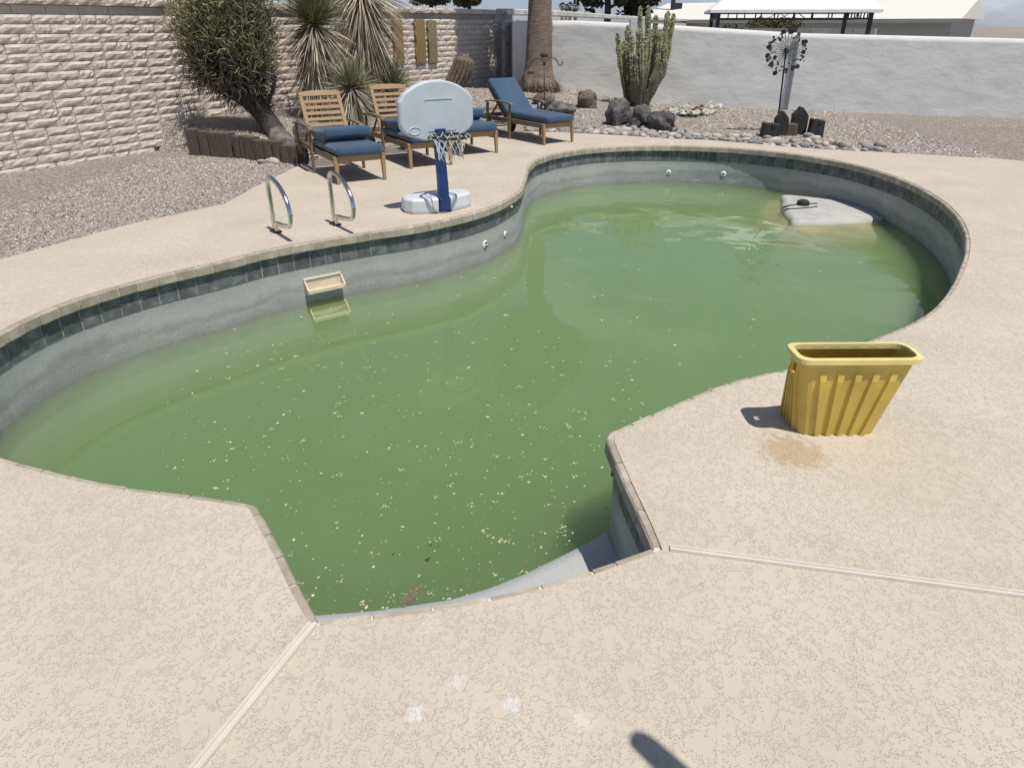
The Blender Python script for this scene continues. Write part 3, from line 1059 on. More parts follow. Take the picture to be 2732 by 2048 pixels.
lg = MB()
vs = []
for o_, z in [(-0.05, -0.02), (0.12, -0.09), (0.30, -0.13), (0.36, -0.19), (0.40, -0.6)]:
    for x, y in pc:
        d = (Vector((x, y)) - cen).normalized()
        vs.append((x + d.x * o_, y + d.y * o_, WATER + z + 0.015 * noise.noise(Vector((x * 3, y * 3, o_ * 5)))))
lg.add(vs, [(k * nn + i, (k + 1) * nn + i, (k + 1) * nn + (i + 1) % nn, k * nn + (i + 1) % nn) for k in range(4) for i in range(nn)])
lgm = simple('silted_ledge', (0.40, 0.31, 0.20), 0.95, var=0.25, scale=5)
_keep = lg.build('sunken_ledge', lgm, pool, smooth=True)
# water body
wv = filled('w', offset(outline, 0.042), [], WATER, None)
nw = len(wv.v[0])
V0 = wv.v[0]
wb = MB()
top = [tuple(f) for f in wv.f]
ring = offset(outline, 0.042)
wb.add(V0, top)
low = V0.copy()
low[:, 2] = -3.2
wb.add(low, [tuple(reversed(f)) for f in top])
nr_ = len(ring)
def vid(i):
    return int(np.argmin(np.hypot(V0[:, 0] - ring[i][0], V0[:, 1] - ring[i][1])))
vi = [vid(i) for i in range(nr_)]
sidef = [(vi[i], vi[(i + 1) % nr_], nw + vi[(i + 1) % nr_], nw + vi[i]) for i in range(nr_) if vi[i] != vi[(i + 1) % nr_]]
wb.f.extend(sidef)
waterob = wb.build('water', M['water'], fixn=True)
tag(waterob, kind='structure')

# coping bricks: one object each (three shared shapes), grout behind them
def brickmesh(seed):
    bm = bmesh.new()
    bmesh.ops.create_cube(bm, size=1.0)
    for v in bm.verts:
        v.co = Vector((v.co.x, v.co.y * 0.11 + 0.055, v.co.z * 0.082 - 0.043))
    bm.verts.ensure_lookup_table()
    bmesh.ops.bevel(bm, geom=[e for e in bm.edges], offset=0.009, segments=1, affect='EDGES')
    rr = random.Random(seed)
    for v in bm.verts:
        v.co += Vector((rr.uniform(-.01, .01), rr.uniform(-.0025, .0025), rr.uniform(-.002, .0015)))
    me = bpy.data.meshes.new('coping_brick')
    bm.to_mesh(me)
    bm.free()
    me.materials.append(M['coping'])
    return me
bmeshes = [brickmesh(i) for i in range(5)]
def lay_bricks(path, lens):
    i = 0
    P = [Vector(p) for p in path]
    for i in range(len(P) - 1):
        a, b2 = P[i], P[i + 1]
        d = b2 - a
        ln = d.length
        d.normalize()
        out = Vector((-d.y, d.x))
        mid = (a + b2) / 2
        o = bpy.data.objects.new('coping_brick', bmeshes[(i * 7 + 3) % 5])
        o.location = (mid.x, mid.y, random.uniform(-0.001, 0.0015))
        o.rotation_euler = (0, 0, math.atan2(d.y, d.x))
        o.scale = (max(0.02, ln - 0.009), 1, 1)
        col.objects.link(o)
        o.parent = pool
lay_bricks(walk(smooth_path, 0.155), None)
def unequal(poly, lens):
    P = walk(poly, 0.01)
    out, acc, j = [P[0]], 0, 0
    for i in range(1, len(P)):
        acc += (P[i] - P[i - 1]).length
        if acc >= lens[j % len(lens)]:
            out.append(P[i])
            acc = 0
            j += 1
    if acc > 0.03:
        out.append(P[-1])
    else:
        out[-1] = P[-1]
    return out
lay_bricks(unequal(right_side, [0.05, 0.20, 0.15, 0.19, 0.21, 0.13]), None)
lay_bricks(unequal(front_side, [0.17, 0.095, 0.205, 0.185, 0.19, 0.20, 0.075]), None)
lay_bricks(unequal(left_side, [0.21, 0.17, 0.16, 0.15]), None)
gr = MB()
r1, r2 = offset(outline, 0.009), offset(outline, 0.10)
n = len(r1)
gr.add([(x, y, -0.078) for x, y in r1] + [(x, y, -0.009) for x, y in r1] + [(x, y, -0.009) for x, y in r2],
       [(i, n + i, n + (i + 1) % n, (i + 1) % n) for i in range(n)] + [(n + i, 2 * n + i, 2 * n + (i + 1) % n, n + (i + 1) % n) for i in range(n)] )
r3 = offset(outline, 0.046)
gr.add([(x, y, -0.078) for x, y in r1] + [(x, y, -0.078) for x, y in r3], [(i, (i + 1) % n, n + (i + 1) % n, n + i) for i in range(n)])
gr.build('coping_grout', M['grout'], pool)

# water line tiles: one object each
tb_ = MB()
r1 = offset(outline, 0.041)
n = len(r1)
tb_.add([(x, y, -0.086) for x, y in r1] + [(x, y, -0.242) for x, y in r1], [(i, n + i, n + (i + 1) % n, (i + 1) % n) for i in range(n)])
tb_.add([(x, y, -0.242) for x, y in r1] + [(x, y, -0.242) for x, y in offset(outline, 0.045)], [(i, n + i, n + (i + 1) % n, (i + 1) % n) for i in range(n)])
tb_.build('tile_grout', M['tilegrout'], pool)
def tilemesh(seed):
    rr = random.Random(seed)
    mb = MB()
    vs = []
    for iz in range(3):
        for ix in range(3):
            edge = ix in (0, 2) or iz in (0, 2)
            vs.append(((ix - 1) * 0.5, -(0.003 + rr.uniform(0, .0016)) - (0 if edge else 0.001), -0.088 - iz * 0.0755))
    k = len(vs)
    fs = [(iz * 3 + ix, iz * 3 + 3 + ix, iz * 3 + 4 + ix, iz * 3 + ix + 1) for iz in range(2) for ix in range(2)]
    ringi = [0, 1, 2, 5, 8, 7, 6, 3]
    vs += [(vs[i][0], 0.004, vs[i][2]) for i in ringi]
    fs += [(ringi[i], ringi[(i + 1) % 8], k + (i + 1) % 8, k + i) for i in range(8)]
    mb.add(vs, fs)
    return mb.mesh('tile', M['tile'])
tmeshes = [tilemesh(i) for i in range(5)]
def lay_tiles(path):
    P = [Vector(p) for p in path]
    for i in range(len(P) - 1):
        d = P[i + 1] - P[i]
        ln = d.length
        d.normalize()
        mid = (P[i] + P[i + 1]) / 2 + Vector((-d.y, d.x)) * 0.041
        o = bpy.data.objects.new('tile', tmeshes[(i * 3 + 1) % 5])
        o.location = (mid.x, mid.y, 0)
        o.rotation_euler = (0, 0, math.atan2(d.y, d.x))
        o.scale = (max(0.02, ln - 0.0055), 1, 1)
        col.objects.link(o)
        o.parent = pool
far_start = len(walk([V2(p) for p in catmull([(a[0], a[1], 0) for a in smooth_ctl[:5]], 8)], 0.155))
lay_tiles(walk(smooth_path, 0.155)[far_start:])
lay_tiles(walk(right_side, 0.155))

# wall fittings: points on the pool wall, found from the plan
def on_wall(px, py, zguess):
    """place on the pool wall at the height where the sight line meets it"""
    best = None
    Wp = offset(outline, 0.044)
    d = ray(px, py)
    for i in range(len(Wp)):
        a, b2 = Wp[i], Wp[(i + 1) % len(Wp)]
        ex, ey = b2[0] - a[0], b2[1] - a[1]
        den = d[0] * ey - d[1] * ex
        if abs(den) < 1e-9:
            continue
        tt = (a[0] * ey - a[1] * ex) / den
        uu = (a[0] * d[1] - a[1] * d[0]) / den
        if tt > 0 and -0.001 <= uu <= 1.001:
            z = CAMH + d[2] * tt
            if -1.2 < z < 0.0 and (best is None or tt > best[0]):
                L_ = math.hypot(ex, ey)
                best = (tt, Vector((d[0] * tt, d[1] * tt, z)), Vector((ey / L_, -ex / L_, 0)))
    return best[1], best[2]
def fitting(px, py, r, name='return_fitting', kind=0):
    p, nrm = on_wall(px, py, 0)
    ax = nrm.to_track_quat('Z', 'Y').to_matrix().to_4x4()
    ax.translation = p
    mb = MB().lathe([(r, -0.01), (r, 0.006), (r * 0.8, 0.014), (r * 0.42, 0.018)], 14)
    o = mb.build(name, M['white'], pool, smooth=False, bevel=0)
    o.matrix_basis = ax
    hb = MB()
    if kind == 0:
        hb.lathe([(r * 0.40, 0.0), (r * 0.36, 0.0205)], 10)
    else:
        hb.box((0, 0.02, 0.014), (r * 0.95, 0.018, 0.012))
        hb.box((0, -0.02, 0.014), (r * 0.95, 0.018, 0.012))
    h = hb.build('opening', M['dark'], o)
    return o
fitting(1784, 460, 0.042)
fitting(1930, 464, 0.046)
fitting(1294, 652, 0.046, 'suction_fitting', 1)
o_ = fitting(1347, 624, 0.035)
p_, n_ = on_wall(1357, 551, 0)
cup = MB().tube([p_, p_ + n_ * 0.05], 0.012, 10).build('rope_anchor', M['white'], pool, smooth=True)

# moulded treads set in the wall under the grab rails
def tread(px, py, w):
    p, nrm = on_wall(px, py, 0)
    side = Vector((-nrm.y, nrm.x, 0))
    mt = Matrix((( side.x, -nrm.x, 0, p.x), (side.y, -nrm.y, 0, p.y), (0, 0, 1, p.z), (0, 0, 0, 1)))
    dep, hgt, th = 0.105, 0.115, 0.014
    mb = MB()
    mb.box((0, -dep / 2, -hgt / 2), (w, dep, th))                       # tread floor
    mb.box((0, -dep + th / 2, -hgt / 2 + 0.016), (w, th, 0.032))        # low front lip
    mb.box((0, -0.006, 0), (w, 0.012, hgt))                             # back
    for sx in (-1, 1):
        x = sx * (w / 2 - th / 2)
        vs = []
        for xx in (x - th / 2, x + th / 2):
            vs += [(xx, 0, -hgt / 2), (xx, -dep, -hgt / 2), (xx, -dep, -hgt / 2 + 0.032), (xx, -0.02, hgt / 2), (xx, 0, hgt / 2)]
        mb.add(vs, [(0, 1, 2, 3, 4), (9, 8, 7, 6, 5)] + [(i, 5 + i, 5 + (i + 1) % 5, (i + 1) % 5) for i in range(5)])
    mb.box((0, -0.012, hgt / 2 + 0.004), (w, 0.028, 0.012))             # upper rim
    o = mb.build('wall_tread', M['cream'], pool, bevel=0.004, fixn=True)
    o.matrix_basis = mt
    return o
tread(861, 752, 0.385)
tread(876, 826, 0.385)
tread(893, 884, 0.385)

# floating petals and scraps on the green water
cnt = 1050
W_ = np.array(outline)
fl = MB()
def scrap(x, y, r, tint, seed):
    rr = random.Random(seed)
    k = rr.randint(5, 8)
    a0 = rr.uniform(0, 6.28)
    el = rr.uniform(0.45, 1.0)
    ca, sa = math.cos(a0), math.sin(a0)
    vs = [(x, y, WATER + 0.004 + r * 0.12)]
    for i in range(k):
        th = 2 * math.pi * i / k
        q_ = r * rr.uniform(0.45, 1.2)
        u, v = q_ * math.cos(th), q_ * math.sin(th) * el
        vs.append((x + u * ca - v * sa, y + u * sa + v * ca, WATER + 0.0025))
    fl.add(vs, [(0, 1 + i, 1 + (i + 1) % k) for i in range(k)], tint)
i = 0
rr = random.Random(5)
while i < cnt:
    px = rr.uniform(420, 2300)
    py = rr.uniform(620, 1640)
    if rr.random() > min(1.0, (py - 560) / 420) or (px > 1750 and rr.random() < 0.6):
        continue
    g = G(px, py, WATER)
    if not inpoly([V2(g)], outline)[0] or distpoly([V2(g)], outline)[0] < 0.02:
        continue
    i += 1
    big = rr.random()
    r = min(0.016, 0.0028 + rr.expovariate(1 / 0.0026)) * (1.0 + 0.35 * max(0, g.y - 3) / 3)
    tn = rr.uniform(0.3, 1.0) if rr.random() < 0.93 else rr.uniform(0, 0.15)
    scrap(g.x, g.y, r, tn, i)
    if big > 0.86:
        for j in range(rr.randint(3, 7)):
            scrap(g.x + rr.gauss(0, .013), g.y + rr.gauss(0, .011), rr.uniform(.003, .008), rr.uniform(.3, 1), i * 31 + j)
# denser rafts seen in the photograph
for px, py, nn, sp in [(1222, 1180, 12, .016), (1412, 1078, 10, .016), (1520, 1135, 16, .03), (1505, 1415, 18, .035), (1300, 1430, 7, .02), (1500, 1408, 5, .012), (1285, 1412, 6, .012), (1040, 1590, 10, .02), (1150, 1585, 12, .022), (1405, 1265, 10, .02), (1545, 1100, 10, .025), (1160, 1440, 8, .018)]:
    g = G(px, py, WATER)
    for j in range(nn):
        scrap(g.x + rr.gauss(0, sp), g.y + rr.gauss(0, sp), rr.uniform(.003, .009), rr.uniform(.1, 1), px + j * 7)
tag(fl.build('floating_petals', M['petal']), kind='stuff')

# ================================================================== WALLS
WD = Vector((0.58, 1.0, 0)).normalized()
WN = Vector((WD.y, -WD.x, 0))
W0 = Vector((-1.8, 18.8, 0))
def wpt(s_):
    return W0 + WD * s_
def px_on_wall(px, py, off=0.0):
    """point where a sight line meets the block wall's face (pushed off metres to the front)"""
    d = Vector(ray(px, py))
    o = W0 + WN * off
    tt = (o.x * WN.x + o.y * WN.y) / (d.x * WN.x + d.y * WN.y)
    return Vector((0, 0, CAMH)) + d * tt
ROW, BL = 0.1185, 0.455
S0 = (px_on_wall(598, 100) - W0).dot(WD)
S1 = (px_on_wall(1318, 100) - W0).dot(WD)
SL = S0 - 7.0
TOPZ = 2.17
bw = empty('block_wall', wpt(S0) + Vector((0, 0, 0.3)))
tag(bw, 'tan split face block wall behind the yuccas and loungers, with smooth band under its cap', 'wall')
def toloc(o, parent):
    o.parent = parent
    o.matrix_parent_inverse = Matrix.Translation(parent.location).inverted() @ Matrix.Identity(4)
ang = math.atan2(WD.y, WD.x)
core = MB()
mid = wpt((SL + S1) / 2) - WN * 0.115
core.box((mid.x, mid.y, (TOPZ - 0.25) / 2 + 0.0), (S1 - SL, 0.17, TOPZ - 0.0 + 0.25), Matrix.Rotation(ang, 3, 'Z'))
o = core.build('wall_core', M['mortar'])
toloc(o, bw)
def blockmesh(seed, rough):
    rr = random.Random(seed)
    mb = MB()
    nx_, nz_ = 7, 4
    vs = []
    for iz in range(nz_):
        for ix in range(nx_):
            e = ix in (0, nx_ - 1) or iz in (0, nz_ - 1)
            y = -(0.006 + rr.uniform(0, 0.010)) if e else -(0.014 + rr.uniform(0, 0.020))
            if not rough:
                y = -0.002
            vs.append((ix / (nx_ - 1) - 0.5, y, iz / (nz_ - 1) - 0.5))
    fs = [(iz * nx_ + ix, iz * nx_ + ix + 1, (iz + 1) * nx_ + ix + 1, (iz + 1) * nx_ + ix) for iz in range(nz_ - 1) for ix in range(nx_ - 1)]
    bd = [i for i in range(nx_)] + [r * nx_ + nx_ - 1 for r in range(1, nz_)] + [(nz_ - 1) * nx_ + i for i in range(nx_ - 2, -1, -1)] + [r * nx_ for r in range(nz_ - 2, 0, -1)]
    k = len(vs)
    vs += [(vs[i][0], 0.035, vs[i][2]) for i in bd]
    fs += [(bd[(i + 1) % len(bd)], bd[i], k + i, k + (i + 1) % len(bd)) for i in range(len(bd))]
    mb.add(vs, fs)
    return mb
rough_m = [blockmesh(i, True).mesh('block', M['block']) for i in range(7)]
smooth_m = blockmesh(1, False).mesh('smooth_block', M['smoothblock'])
far_left = MB()
cap_left = MB()
placed = 0
for r in range(20):
    z = TOPZ - ROW * (r + 0.5)
    s_ = SL + (BL / 2 if r % 2 else 0)
    rr = random.Random(r)
    while s_ < S1 - 0.02:
        e = min(s_ + BL * rr.choice([1, 1, 1, 1, 0.5, 1]), S1)
        c_ = wpt((s_ + e) / 2)
        base = float(bedheight(np.array([(c_.x + WN.x * .12, c_.y + WN.y * .12)]))[0])
        if z + ROW / 2 > base - 0.02:
            proud = 0.045 if r == 0 else (-0.012 if r == 1 else 0.0)
            me = smooth_m if r == 1 else rough_m[rr.randrange(7)]
            cc = c_ + WN * proud
            if e < S0 - 0.2:
                V_ = np.array([v.co for v in me.vertices]) * [e - s_ - 0.009, 1, ROW - 0.007]
                ca, sa = math.cos(ang), math.sin(ang)
                V_ = np.column_stack([V_[:, 0] * ca - V_[:, 1] * sa + cc.x, V_[:, 0] * sa + V_[:, 1] * ca + cc.y, V_[:, 2] + z])
                far_left.add(V_, [tuple(p.vertices) for p in me.polygons])
            else:
                o = bpy.data.objects.new(me.name, me)
                o.rotation_euler = (0, 0, ang)
                o.scale = (e - s_ - 0.009, 1, ROW - 0.007)
                o.location = cc + Vector((0, 0, z)) - bw.location
                col.objects.link(o)
                o.parent = bw
                placed += 1
        s_ = e
fo = far_left.build('block_courses', M['block'])
fo['kind'] = 'stuff'
toloc(fo, bw)
# pier at the end of the block wall
pe = MB()
pa = wpt(S1) + WN * 0.0
a1, a2 = px_on_wall(1322, 100, 0.06), px_on_wall(1368, 100, 0.06)
pier = empty('wall_pier', Vector((a1.x, a1.y, 0.3)))
tag(pier, 'smooth block pier standing in palm shade at the far end of the block wall', 'wall')
ln = (a2 - a1).length
mid = (a1 + a2) / 2 - WN * 0.15
for r in range(17):
    z = TOPZ - ROW * (r + 0.5)
    for k in range(2):
        mb = MB()
        c_ = mid + (a2 - a1).normalized() * ln * (0.25 if k else -0.25)
        mb.box((0, 0, 0), (ln / 2 - 0.006, 0.30, ROW - 0.006))
        o = mb.build('smooth_block', M['smoothblock'], pier, bevel=0.004, seg=1)
        o.rotation_euler = (0, 0, math.atan2((a2 - a1).y, (a2 - a1).x))
        o.location = Vector((c_.x, c_.y, z)) - pier.location

# white stucco wall
stA, stB = Vector((0.10, 19.95, 0)), Vector((12.5, 15.0, 0))
sdv = (stB - stA).normalized()
snv = Vector((sdv.y, -sdv.x, 0))
def sray(px, py, off=0.0):
    d = Vector(ray(px, py))
    o = stA + snv * off
    tt = (o.x * snv.x + o.y * snv.y) / (d.x * snv.x + d.y * snv.y)
    return Vector((0, 0, CAMH)) + d * tt
sw = MB()
Ls = (stB - stA).length
topz = lambda s_: float(np.interp(s_, [0, 1.6, 3.7, 6.9, 14], [1.905, 1.905, 1.815, 1.64, 1.50]))
NSX, NSZ = 120, 16
vs = []
for ix in range(NSX + 1):
    s_ = Ls * ix / NSX
    for iz in range(NSZ + 1):
        z = -0.1 + (topz(s_) + 0.1) * iz / NSZ
        p = stA + sdv * s_
        w = 0.009 * noise.noise(Vector((s_ * 1.4, z * 3.2, 2.0))) + 0.005 * noise.noise(Vector((s_ * 4.0, z * 6.0, 7.0)))
        p = p + snv * w
        vs.append((p.x, p.y, z))
m_ = NSZ + 1
fs = [(ix * m_ + iz, (ix + 1) * m_ + iz, (ix + 1) * m_ + iz + 1, ix * m_ + iz + 1) for ix in range(NSX) for iz in range(NSZ)]
k = len(vs)
for ix in range(NSX + 1):
    s_ = Ls * ix / NSX
    p = stA + sdv * s_ - snv * 0.2
    vs += [(p.x, p.y, topz(s_)), (p.x, p.y, -0.1)]
fs += [(ix * m_ + NSZ, (ix + 1) * m_ + NSZ, k + 2 * ix + 2, k + 2 * ix) for ix in range(NSX)]
fs += [(k + 2 * ix, k + 2 * ix + 2, k + 2 * ix + 3, k + 2 * ix + 1) for ix in range(NSX)]
fs += [tuple([iz for iz in range(m_)] + [k, k + 1])]
sw.add(vs, fs)
stw = sw.build('stucco_wall', M['stucco'], smooth=True, origin=(stA.x, stA.y, 0))
tag(stw, 'pale grey painted stucco wall running behind the columnar cactus and wind spinner', 'wall')
# the raised block in it behind the cactus, and the short shaded return beside the palm
p1, p2 = sray(1681, 80), sray(1730, 80)
mb = MB()
mid = (p1 + p2) / 2 - snv * 0.11
mb.box((mid.x, mid.y, 1.2), ((p2 - p1).length, 0.26, 1.55), Matrix.Rotation(math.atan2(sdv.y, sdv.x), 3, 'Z'))
o = mb.build('wall_pilaster', M['stucco'], bevel=0.012)
toloc(o, stw)
p1, p2 = Vector((stA.x, stA.y, 0)), px_on_wall(1371, 100, 0.02)
mb = MB()
d = (Vector((p2.x, p2.y, 0)) - p1)
mid = (Vector((p2.x, p2.y, 0)) + p1) / 2
mb.box((mid.x, mid.y, 0.9), (d.length + .02, 0.16, 1.98), Matrix.Rotation(math.atan2(d.y, d.x), 3, 'Z'))
o = mb.build('wall_return', M['stucco'])
toloc(o, stw)

# neighbours' block wall beyond the stucco
nbp = [(-0.3, 21.3), (1.25, 24.2), (5.2, 37.0), (12.5, 56.0)]
nb = empty('neighbor_wall', (nbp[0][0], nbp[0][1], 0))
tag(nb, 'whitewashed block wall with pale cap seen above the stucco wall', 'wall')
body, capm = MB(), MB()
P = walk(nbp, 0.8)
for a, b2 in zip(P, P[1:]):
    d = b2 - a
    mid = (a + b2) / 2
    rot = Matrix.Rotation(math.atan2(d.y, d.x), 3, 'Z')
    for r in range(10):
        hh_ = 0.2
        body.box((mid.x + random.uniform(-.004, .004), mid.y - .0 + random.uniform(-.01, .01), 0.1 + r * hh_ * 0.965), (d.length - 0.008, 0.22 + random.uniform(0, .02), hh_ * 0.95), rot)
    o = MB().box((mid.x, mid.y, 2.125), (d.length - 0.01, 0.34, 0.15), rot).build('cap_block', M['whiteblock'], bevel=0.02, seg=1)
    toloc(o, nb)
o = body.build('block_courses', M['whiteblock'])
o['kind'] = 'stuff'
toloc(o, nb)

# ================================================================== FAR BACKGROUND
def house(name, label, p0, p1, depth, zwall, zridge, over=0.5):
    a, b2 = Vector(p0), Vector(p1)
    d = (b2 - a)
    h = empty(name, (a.x, a.y, 0), math.atan2(d.y, d.x))
    tag(h, label, 'house')
    L_ = d.length
    MB().box((L_ / 2, depth / 2, zwall / 2), (L_, depth, zwall)).build('wall', M['housewall'], h)
    rb = MB()
    o_ = over
    ol = [(-o_, -o_, zwall), (L_ + o_, -o_, zwall), (L_ + o_, depth + o_, zwall), (-o_, depth + o_, zwall)]
    rg = [(-o_, depth / 2, zridge), (L_ + o_, depth / 2, zridge)]
    v = ol + rg + [(x, y, z - 0.02 + 0.0) for x, y, z in []]
    rb.add(v, [(0, 1, 5, 4), (2, 3, 4, 5), (1, 2, 5), (3, 0, 4), (3, 2, 1, 0)])
    rb.build('roof', M['roofwhite'], h)
    MB().box((L_ / 2, -o_ + 0.0, zwall - 0.11), (L_ + 2 * o_, 0.05, 0.22)).build('fascia', M['fascia'], h)
    return h
pA, pB = F(1742, 52, 52), F(2120, 58, 44)
h1 = house('house', 'low house with white gently pitched roof beyond the block walls', (pA.x, 58, 0), (pB.x + 10, 46, 0), 12, 2.15, 3.35)

# gazebo with white canopy
NLf, FLf = (6.02, 22.9), (6.62, 26.0)
fd = Vector((1.0, -0.165, 0)).normalized()
ga = empty('gazebo', (NLf[0], NLf[1], 0))
tag(ga, 'white fabric gazebo on a dark metal frame beyond the stucco wall', 'gazebo')
cs = [Vector((NLf[0], NLf[1], 0)), Vector((NLf[0], NLf[1], 0)) + fd * 4.2, Vector((FLf[0], FLf[1], 0)) + fd * 4.2, Vector((FLf[0], FLf[1], 0))]
cs = [c - ga.location for c in cs]
zb, zt = 1.97, 2.19
for c_ in cs:
    MB().box((c_.x, c_.y, 1.1), (0.10, 0.10, 2.2)).build('post', M['blackmetal'], ga)
for i in range(4):
    a, b2 = cs[i], cs[(i + 1) % 4]
    fb = MB()
    fb.beam((a.x, a.y, zt), (b2.x, b2.y, zt), 0.06, 0.07)
    fb.beam((a.x, a.y, zb), (b2.x, b2.y, zb), 0.04, 0.04)
    nst = 8
    for kx in range(1, nst):
        p = a.lerp(b2, kx / nst)
        fb.box((p.x, p.y, (zb + zt) / 2), (0.03, 0.03, zt - zb))
    p, q2, q3 = a.lerp(b2, 0.42), a.lerp(b2, 0.5), a.lerp(b2, 0.58)
    fb.beam((p.x, p.y, zb), (q2.x, q2.y, zt), 0.02, 0.02)
    fb.beam((q3.x, q3.y, zb), (q2.x, q2.y, zt), 0.02, 0.02)
    fb.build('truss_beam', M['blackmetal'], ga)
cc = sum(cs, Vector()) / 4
ev = [cc + (c_ - cc) * 1.12 for c_ in cs]
cb = MB()
rings = []
for k in range(7):
    f_ = k / 6
    z = 2.20 + 1.95 * (f_ ** 1.12)
    rings.append([(cc.x + (e.x - cc.x) * (1 - f_ * 0.93), cc.y + (e.y - cc.y) * (1 - f_ * 0.93), z) for e in ev])
rings.insert(0, [(e.x, e.y, 2.12) for e in ev])
vs = [p for r_ in rings for p in r_]
cb.add(vs, [(k * 4 + i, k * 4 + (i + 1) % 4, (k + 1) * 4 + (i + 1) % 4, (k + 1) * 4 + i) for k in range(len(rings) - 1) for i in range(4)] + [tuple(range(len(vs) - 4, len(vs)))])
cb.build('canopy', M['canopy'], ga)

# neighbour's plain grey wall behind the gazebo
g1, g2 = F(1990, 74, 33), F(2300, 76, 30)
mb = MB()
d = Vector((g2.x - g1.x, g2.y - g1.y, 0))
gw = empty('grey_wall', (g1.x, g1.y, 0), math.atan2(d.y, d.x))
tag(gw, 'plain grey green block wall seen under the gazebo frame', 'wall')
for r in range(4):
    for kx in range(int(d.length * 1.6)):
        o = MB().box((kx * 0.8 + (0.4 if r % 2 else 0), 0, 1.69 - r * 0.4 - 0.2), (0.785, 0.2, 0.39)).build('block', M['greyblock'], gw)

# street light pole
sp = F(1793, 40, 60)
pole = empty('light_pole', (sp.x, 60, 0))
tag(pole, 'tall dark light pole standing beyond the walls', 'pole')
MB().tube([(0, 0, 0), (0, 0, 9)], [0.19, 0.15], 10).build('shaft', M['blackmetal'], pole, smooth=True)
MB().box((0.35, 0, 3.1), (0.7, 0.18, 0.4)).build('fixture', M['blackmetal'], pole)

# foliage made of many small leaves
def leafcloud(lumps, n, size, seed, aspect=0.5, jitter=0.5, tmul=1.0, tilt=None):
    r_ = np.random.RandomState(seed)
    lumps = np.array(lumps, float)
    vol = lumps[:, 3] * lumps[:, 4] * lumps[:, 5]
    pk = r_.choice(len(lumps), n, p=vol / vol.sum())
    dirs = r_.normal(size=(n, 3))
    dirs /= np.linalg.norm(dirs, axis=1)[:, None]
    rad = r_.uniform(0.25, 1.0, n) ** 0.55
    C_ = lumps[pk, :3] + dirs * rad[:, None] * lumps[pk, 3:6]
    u = r_.normal(size=(n, 3))
    u /= np.linalg.norm(u, axis=1)[:, None]
    w = np.cross(u, r_.normal(size=(n, 3)))
    w /= np.linalg.norm(w, axis=1)[:, None]
    sz = size * r_.uniform(0.5, 1.4, n)[:, None]
    V = np.empty((n, 4, 3))
    V[:, 0] = C_ - u * sz
    V[:, 1] = C_ + w * sz * aspect
    V[:, 2] = C_ + u * sz
    V[:, 3] = C_ - w * sz * aspect
    lt = r_.uniform(0, 1, len(lumps))[pk] * 0.5
    tint = np.clip(lt + r_.uniform(0, 0.55, n), 0, 1) * tmul
    return V.reshape(-1, 3), np.arange(n * 4).reshape(n, 4), np.repeat(tint, 4)

def pine(name, label, base, trunk, limbs, lumps, n, size, seed, group=None):
    t_ = empty(name, base)
    tag(t_, label, 'tree', group)
    MB().tube(trunk[0], trunk[1], 9).build('trunk', M['bark'], t_, smooth=True)
    for a in limbs:
        MB().tube(a[0], a[1], 6).build('limb', M['bark'], t_, smooth=True)
    V, f_, tn = leafcloud(lumps, n, size, seed)
    fastmesh('crown', V, f_, M['pine'], tn, t_)
    return t_
# the big dark pine right of the palm: two crown masses either side of a bare trunk
Yp = 46.0
pb = F(1620, 60, Yp)
def rel(px, py, dy=0):
    p = F(px, py, Yp + dy)
    return Vector((p.x - pb.x, dy, p.z))
scl = Yp / 1850 * 0.9
def lump(px, py, rx, rz, dy=0, base=None, Y0=None):
    p = rel(px, py, dy)
    return (p.x, p.y, p.z, rx * scl, rx * scl * 0.9, rz * scl)
pine('pine_tree', 'big dark pine with bare trunk beyond the walls between palm and columnar cactus', (pb.x, Yp, 0),
     ([(0, 0, 0), (0, 0, 2.2), rel(1622, 10), rel(1618, -60), rel(1625, -200)], [0.24, 0.2, 0.18, 0.16, 0.08]),
     [([rel(1625, 22), rel(1640, 14), rel(1660, 8), rel(1700, -10)], [0.10, 0.09, 0.08, 0.05]),
      ([rel(1624, 5), rel(1604, -8), rel(1585, -18)], [0.08, 0.07, 0.04]),
      ([rel(1625, -60), rel(1670, -120), rel(1720, -150)], [0.1, 0.08, 0.05])],
     [lump(1580, 3, 30, 15), lump(1552, -2, 20, 16), lump(1596, 14, 20, 8), lump(1572, 30, 16, 7), lump(1668, -5, 34, 22), lump(1700, 5, 40, 26),
      lump(1730, -8, 34, 22), lump(1690, 28, 26, 14), lump(1720, 32, 22, 12), lump(1655, 36, 12, 8), lump(1760, -22, 26, 14), lump(1640, -60, 60, 30), lump(1700, -80, 70, 40), lump(1570, -55, 45, 28), lump(1640, -130, 70, 40)],
     9000, 0.17, 3)
# dark trees over the block wall, left of the palm
Yp = 50.0
for i, (px, lumps_, lab) in enumerate([
        (1150, [(1115, 0, 22, 12), (1150, -8, 34, 20), (1180, -2, 22, 12), (1140, -50, 40, 26)], 'round dark tree top peeping over the block wall cap, left of the two'),
        (1250, [(1235, 2, 24, 14), (1262, 0, 22, 13), (1250, -30, 34, 22), (1225, -50, 24, 20)], 'round dark tree top peeping over the block wall cap, nearer the palm')]):
    pb = F(px, 60, Yp)
    scl = Yp / 1850 * 0.9
    pine('tree', lab, (pb.x, Yp, 0), ([(0, 0, 0), (0.1, 0, 2.0), (0, 0, 4.2)], [0.22, 0.18, 0.08]), [], [lump(*q_) for q_ in lumps_], 3800, 0.17, 20 + i, 'tree tops beyond the block wall')

